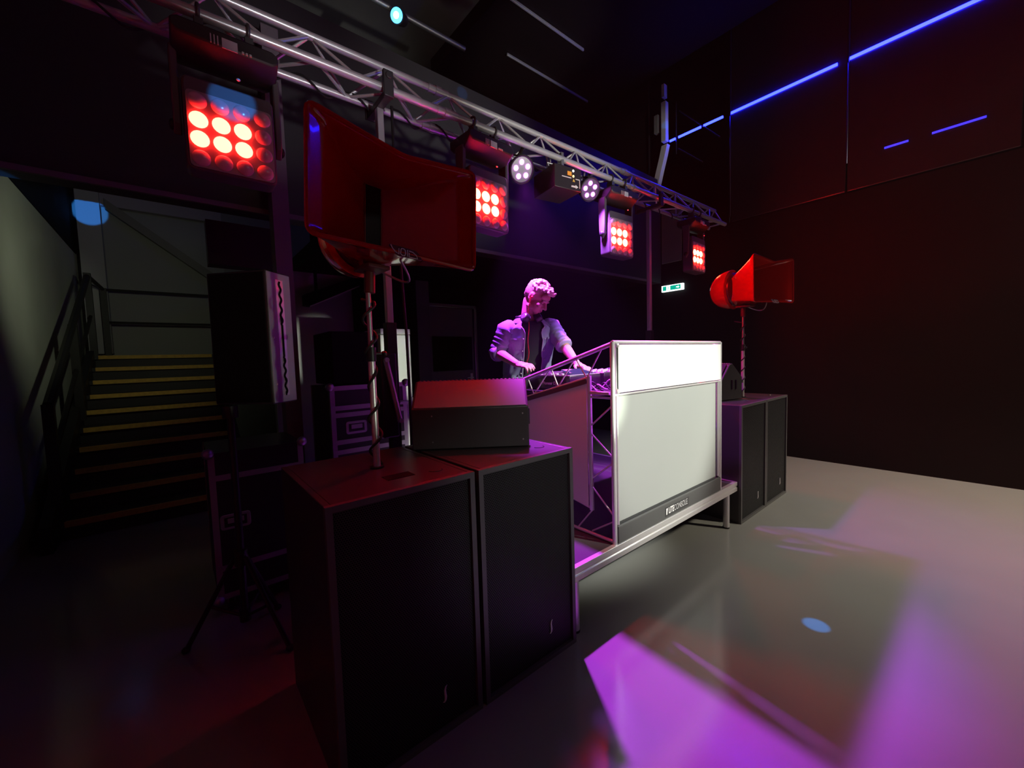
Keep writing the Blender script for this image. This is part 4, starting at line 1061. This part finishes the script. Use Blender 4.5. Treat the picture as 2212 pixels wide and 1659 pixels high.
# sleeves with rolled cuffs, as sub-parts of the shirt
def sleeve(sh, el, wr, rel_end):
    pts = []; rs = []
    inn = sh+(neckb-sh)*0.28+V((0, 0, -0.03))
    path = [inn, sh, sh+(el-sh)*0.35, sh+(el-sh)*0.7, el, el+(wr-el)*rel_end]
    rad = [0.070, 0.076, 0.070, 0.065, 0.062, 0.056]
    m = 30; rings = []
    P = []; R_ = []
    for i in range(m+1):
        u = i/m*(len(path)-1); j = min(int(u), len(path)-2); f_ = u-j
        p0 = path[max(j-1, 0)]; p1 = path[j]; p2 = path[j+1]; p3 = path[min(j+2, len(path)-1)]
        q_ = 0.5*((2*p1)+(p2-p0)*f_+(2*p0-5*p1+4*p2-p3)*f_*f_+(-p0+3*p1-3*p2+p3)*f_**3)
        P.append(q_); R_.append(rad[j]+(rad[j+1]-rad[j])*f_+0.0035*math.sin(i*1.9)+0.002*math.sin(i*3.7+1))
    s_ = MB(); s_.tube(P, R_, 22)
    so = s_.build('sleeve', M_denim, shirt, world=True, smooth=70)
    end = P[-1]; dr_ = (P[-1]-P[-2]).normalized()
    cf = MB(); cf.tube([end-dr_*0.045, end-dr_*0.035, end-dr_*0.012, end+dr_*0.006, end+dr_*0.010], [0.060, 0.066, 0.067, 0.065, 0.058], 22)
    cf.tube([end-dr_*0.018+(dr_.orthogonal().normalized()*math.cos(2*PI*k/18)+dr_.cross(dr_.orthogonal().normalized())*math.sin(2*PI*k/18))*0.067 for k in range(18)], 0.003, 6, closed=True)
    cf.build('cuff', mat('denim_inside', (0.30, 0.32, 0.42), 0.8, noise=0.1, nscale=40), shirt, world=True, smooth=60)
sleeve(rsh, rel, rwr, 0.12); sleeve(lsh, lel, lwr, -0.05)
# collar
cl = MB(); rr = []
for i in range(25):
    a = 0.62+(2*PI-1.24)*i/24
    base = ringpt(0.985, a, 1.0, 0.010); top = ringpt(1.0, a, 0.92, 0.004)+V((0, 0, 0.030))-fwd*0.004
    fold = ringpt(0.955, a, 1.05, 0.020)+V((0, 0, -0.004-0.02*abs(math.cos(a))**4*(1 if math.cos(a) > 0 else 0)))
    rr.append([base, top, top+V((0, 0, 0.003)), fold, fold+V((0, 0, -0.004)), base+V((0, 0, 0.004))])
cl.loft(rr); cl.build('collar', M_denim, shirt, world=True, smooth=60)
# placket edges, pockets, buttons
for side in (0, 1):
    pe = MB(); pts = []
    for i in range(nt_-3):
        t = i/nt_
        aL = 0.20+0.26*(1-t)**1.4+0.42*max(0, t-0.8)/0.2; aR = 0.30+0.14*(1-t)+0.40*max(0, t-0.8)/0.2
        a = aL if side else 2*PI-aR
        pts.append(ringpt(t, a, 1.05, 0.007+wrk(t, a)))
    pe.tube(pts, 0.0055, 8); pe.build('placket', mat('denim_seam', (0.34, 0.35, 0.46), 0.8), shirt, world=True)
    for j in range(5):
        i = 5+j*5; p = pts[min(i, len(pts)-1)]
        o_ = -left*0.014 if not side else left*0.014
        MB().ell(p+fwd*0.005+o_, (0.006, 0.006, 0.006), None, 10, 6).build('button', M_key, shirt, world=True)
for sa in (1, -1):
    a0 = sa*0.66
    pk = MB(); rows = []
    for t in (0.60, 0.64, 0.70, 0.745):
        rows.append([ringpt(t, a0+sa*da, 1.05, 0.013+wrk(t, a0+sa*da)) for da in (-0.24, -0.12, 0.0, 0.12, 0.24)]+[ringpt(t, a0+sa*da, 1.05, 0.006+wrk(t, a0+sa*da)) for da in (0.24, 0.12, 0.0, -0.12, -0.24)])
    pk.loft(rows); pk.build('chest_pocket', M_denim, shirt, world=True, smooth=50)
    fp = MB(); rows = []
    for t in (0.715, 0.73, 0.755):
        rows.append([ringpt(t, a0+sa*da, 1.05, 0.018+wrk(t, a0+sa*da)) for da in (-0.26, -0.13, 0.0, 0.13, 0.26)]+[ringpt(t, a0+sa*da, 1.05, 0.010+wrk(t, a0+sa*da)) for da in (0.26, 0.13, 0.0, -0.13, -0.26)])
    fp.loft(rows); fp.build('pocket_flap', mat('denim_flap', (0.24, 0.26, 0.38), 0.75, noise=0.1), shirt, world=True, smooth=50)

# headphones round the neck
hp_ = thing('headphones', 'dark headphones resting around the neck of the person', 'headphones', tuple(neckb+V((0, 0.03, 0.03))))
pts = []
for k in range(17):
    a = math.radians(35)+math.radians(290)*k/16
    pts.append(neckb+left*0.098*math.sin(a)+fwd*0.095*math.cos(a)+V((0, 0, 0.036+0.012*math.cos(a)*-1)))
MB().tube(pts, [0.006]*2+[0.0085]*13+[0.006]*2, 8).build('headband', M_black, hp_, world=True)
for k, sgn in ((0, 1), (16, -1)):
    p = pts[k]; d = (left*sgn*0.8+fwd*0.35+V((0, 0, 0.45))).normalized()
    cp_ = MB().cyl(p-d*0.018, p+d*0.022, 0.040, 0.034, n=22).build('ear_cup', M_black, hp_, world=True, bevel=0.004)
    MB().cyl(p+d*0.0222, p+d*0.025, 0.026, 0.022, n=18).build('cup_cap', M_steel, cp_, world=True)
    MB().tube([p-d*0.022+(d.orthogonal().normalized()*math.cos(2*PI*j/18)+d.cross(d.orthogonal().normalized())*math.sin(2*PI*j/18))*0.030 for j in range(18)], 0.010, 8, closed=True).build('cushion', M_rubber, cp_, world=True)
# red earphone
er = thing('earphone', 'red earphone with a thin red cable hanging down the chest of the person', 'earphones', tuple(H(-0.082, 0.0, -0.005)))
MB().ell(H(-0.085, 0.002, -0.006), (0.008, 0.010, 0.010), HM).build('earbud', mat('red_plastic', (0.6, 0.02, 0.03), 0.4), er, world=True)
p0_ = H(-0.086, 0.0, -0.016)
pth = [p0_, H(-0.080, 0.012, -0.06), H(-0.062, 0.03, -0.115)]
for t in (0.90, 0.82, 0.74, 0.66, 0.58, 0.5, 0.42, 0.36, 0.30):
    pth.append(ringpt(t, -0.20-0.04*math.sin(t*20), 0.95, 0.012))
MB().tube(pth, 0.0036, 8).build('cable', mat('red_cable', (0.65, 0.02, 0.04), 0.4), er, world=True)

#PERSON-END#

# ------------------------------------------------------------------ lights
def aim(o, src, dst):
    o.location = src
    o.rotation_euler = (V(dst)-V(src)).to_track_quat('-Z', 'Y').to_euler()
def spot(name, src, dst, power, col, ang, blend=0.3, size=0.03):
    l = bpy.data.lights.new(name, 'SPOT'); l.energy = power; l.color = col; l.spot_size = math.radians(ang)
    l.spot_blend = blend; l.shadow_soft_size = size
    o = bpy.data.objects.new(name, l); COL.objects.link(o); aim(o, src, dst); return o
def area(name, src, dst, power, col, sx, sy, spread=180):
    l = bpy.data.lights.new(name, 'AREA'); l.shape = 'RECTANGLE'; l.size = sx; l.size_y = sy; l.energy = power; l.color = col
    l.spread = math.radians(spread)
    o = bpy.data.objects.new(name, l); COL.objects.link(o); aim(o, src, dst); return o
# warm white front light on the booth
spot('front_white', (3.4, -4.6, 4.4), (2.20, 0.0, 1.20), 2700, (1.0, 0.98, 0.88), 18, 0.6, 0.10)
# warm white wash on the dance floor
spot('floor_white', (6.0, -5.2, 5.5), (5.2, -2.0, 0), 4800, (1.0, 0.86, 0.66), 58, 1.0, 0.25)
# dim general light from the front of the room
area('room_front', (2.6, -5.5, 5.6), (2.2, 0.8, 2.4), 6, (1.0, 0.95, 1.0), 1.5, 0.6)
# low work light out in the room: silver cabinet, tall loudspeaker side, poles
spot('work_light', (1.75, -4.2, 0.8), (0.06, 1.05, 1.62), 110, (0.93, 1.0, 0.82), 9.0, 0.5, 0.05)
spot('work_light', (1.75, -4.2, 0.8), (1.30, 2.3, 1.42), 1300, (0.93, 1.0, 0.80), 6.5, 0.6, 0.05)
# added spot brightening the truss tubes from below
spot('truss_fill', (2.6, -4.6, 0.9), (2.15, 1.0, 3.25), 1000, (1.0, 0.98, 0.90), 20, 1.0, 0.10)
# added weak fill spot on the near subwoofers
spot('sub_fill', (1.2, -4.8, 2.6), (0.95, 0.0, 0.78), 230, (0.95, 1.0, 0.95), 15, 0.9, 0.08)
# added spot above the balcony brightening the ceiling
spot('ceiling_fill', (1.2, 2.75, 4.5), (1.5, 3.6, 6.2), 6, (1.0, 0.94, 0.84), 120, 0.9, 0.05)
spot('truss_fill', (0.9, -4.8, 0.9), (0.45, 1.0, 3.2), 420, (0.96, 0.94, 1.0), 13, 1.0, 0.10)  # second added spot, for the near part of the truss
# added narrow spots brightening the pale duct and the ceiling rails
spot('duct_fill', (2.0, -4.5, 1.5), (5.94, 2.2, 4.75), 420, (1.0, 0.97, 0.95), 9, 0.8, 0.05)
spot('rail_fill', (3.0, -3.0, 1.0), (4.0, 3.1, 5.95), 500, (1.0, 0.98, 0.95), 15, 0.9, 0.05)
# lamp under the balcony on the stair wall
spot('stair_lamp', (-0.1, 3.2, 2.5), (-1.1, 5.2, 2.45), 26, (0.90, 1.0, 0.70), 105, 1.0, 0.05)
# purple pars
spot('par_beam', (1.71, 0.93, 2.75), (1.79, 0.60, 0.9), 980, (0.58, 0.05, 1.0), 63, 0.4, 0.04)
spot('par_beam', (2.49, 0.93, 2.79), (2.72, 0.32, 0.9), 260, (0.50, 0.10, 1.0), 78, 0.5, 0.04)
# added pinkish fill spot on the booth wing
spot('side_fill', (-2.5, -4.2, 3.5), (1.66, 0.42, 0.85), 110, (1.0, 0.78, 0.84), 12, 0.7, 0.1)
# blue pin spots from an effect light out in the room
DB = (1.5, -4.6, 4.2)
for src, dst, pw, an in (((2.2, -1.9, 5.4), (2.171, -0.758, 0.0), 1900, 1.25), ((-0.9, -4.5, 0.7), (-1.168, 7.33, 3.80), 6000, 1.9), (DB, (2.133, 2.3, 4.20), 1100, 1.1),
                         (DB, (-0.06, 0.85, 2.61), 900, 1.7), (DB, (5.93, 2.15, 5.08), 700, 0.7)):
    spot('blue_pin', src, dst, pw, (0.04, 0.30, 1.0), an, 0.25, 0.01)

# ------------------------------------------------------------------ world and view
w = bpy.data.worlds.new('World'); S.world = w; w.use_nodes = True
w.node_tree.nodes['Background'].inputs['Color'].default_value = (0.9, 0.85, 0.9, 1)
w.node_tree.nodes['Background'].inputs['Strength'].default_value = 0.01
vs_ = w.node_tree.nodes.new('ShaderNodeVolumeScatter'); vs_.inputs['Density'].default_value = 0.0012; vs_.inputs['Anisotropy'].default_value = 0.0  # thin haze added to imitate the glow around the lamps
w.node_tree.links.new(vs_.outputs[0], w.node_tree.nodes['World Output'].inputs['Volume'])
S.view_settings.view_transform = 'Standard'
S.view_settings.look = 'None'
S.view_settings.exposure = 0.0
S.view_settings.gamma = 1.0
S.view_settings.use_curve_mapping = False
S.cycles.use_denoising = True
S.cycles.max_bounces = 6
S.cycles.sample_clamp_indirect = 6.0
S.cycles.caustics_reflective = False
S.cycles.caustics_refractive = False
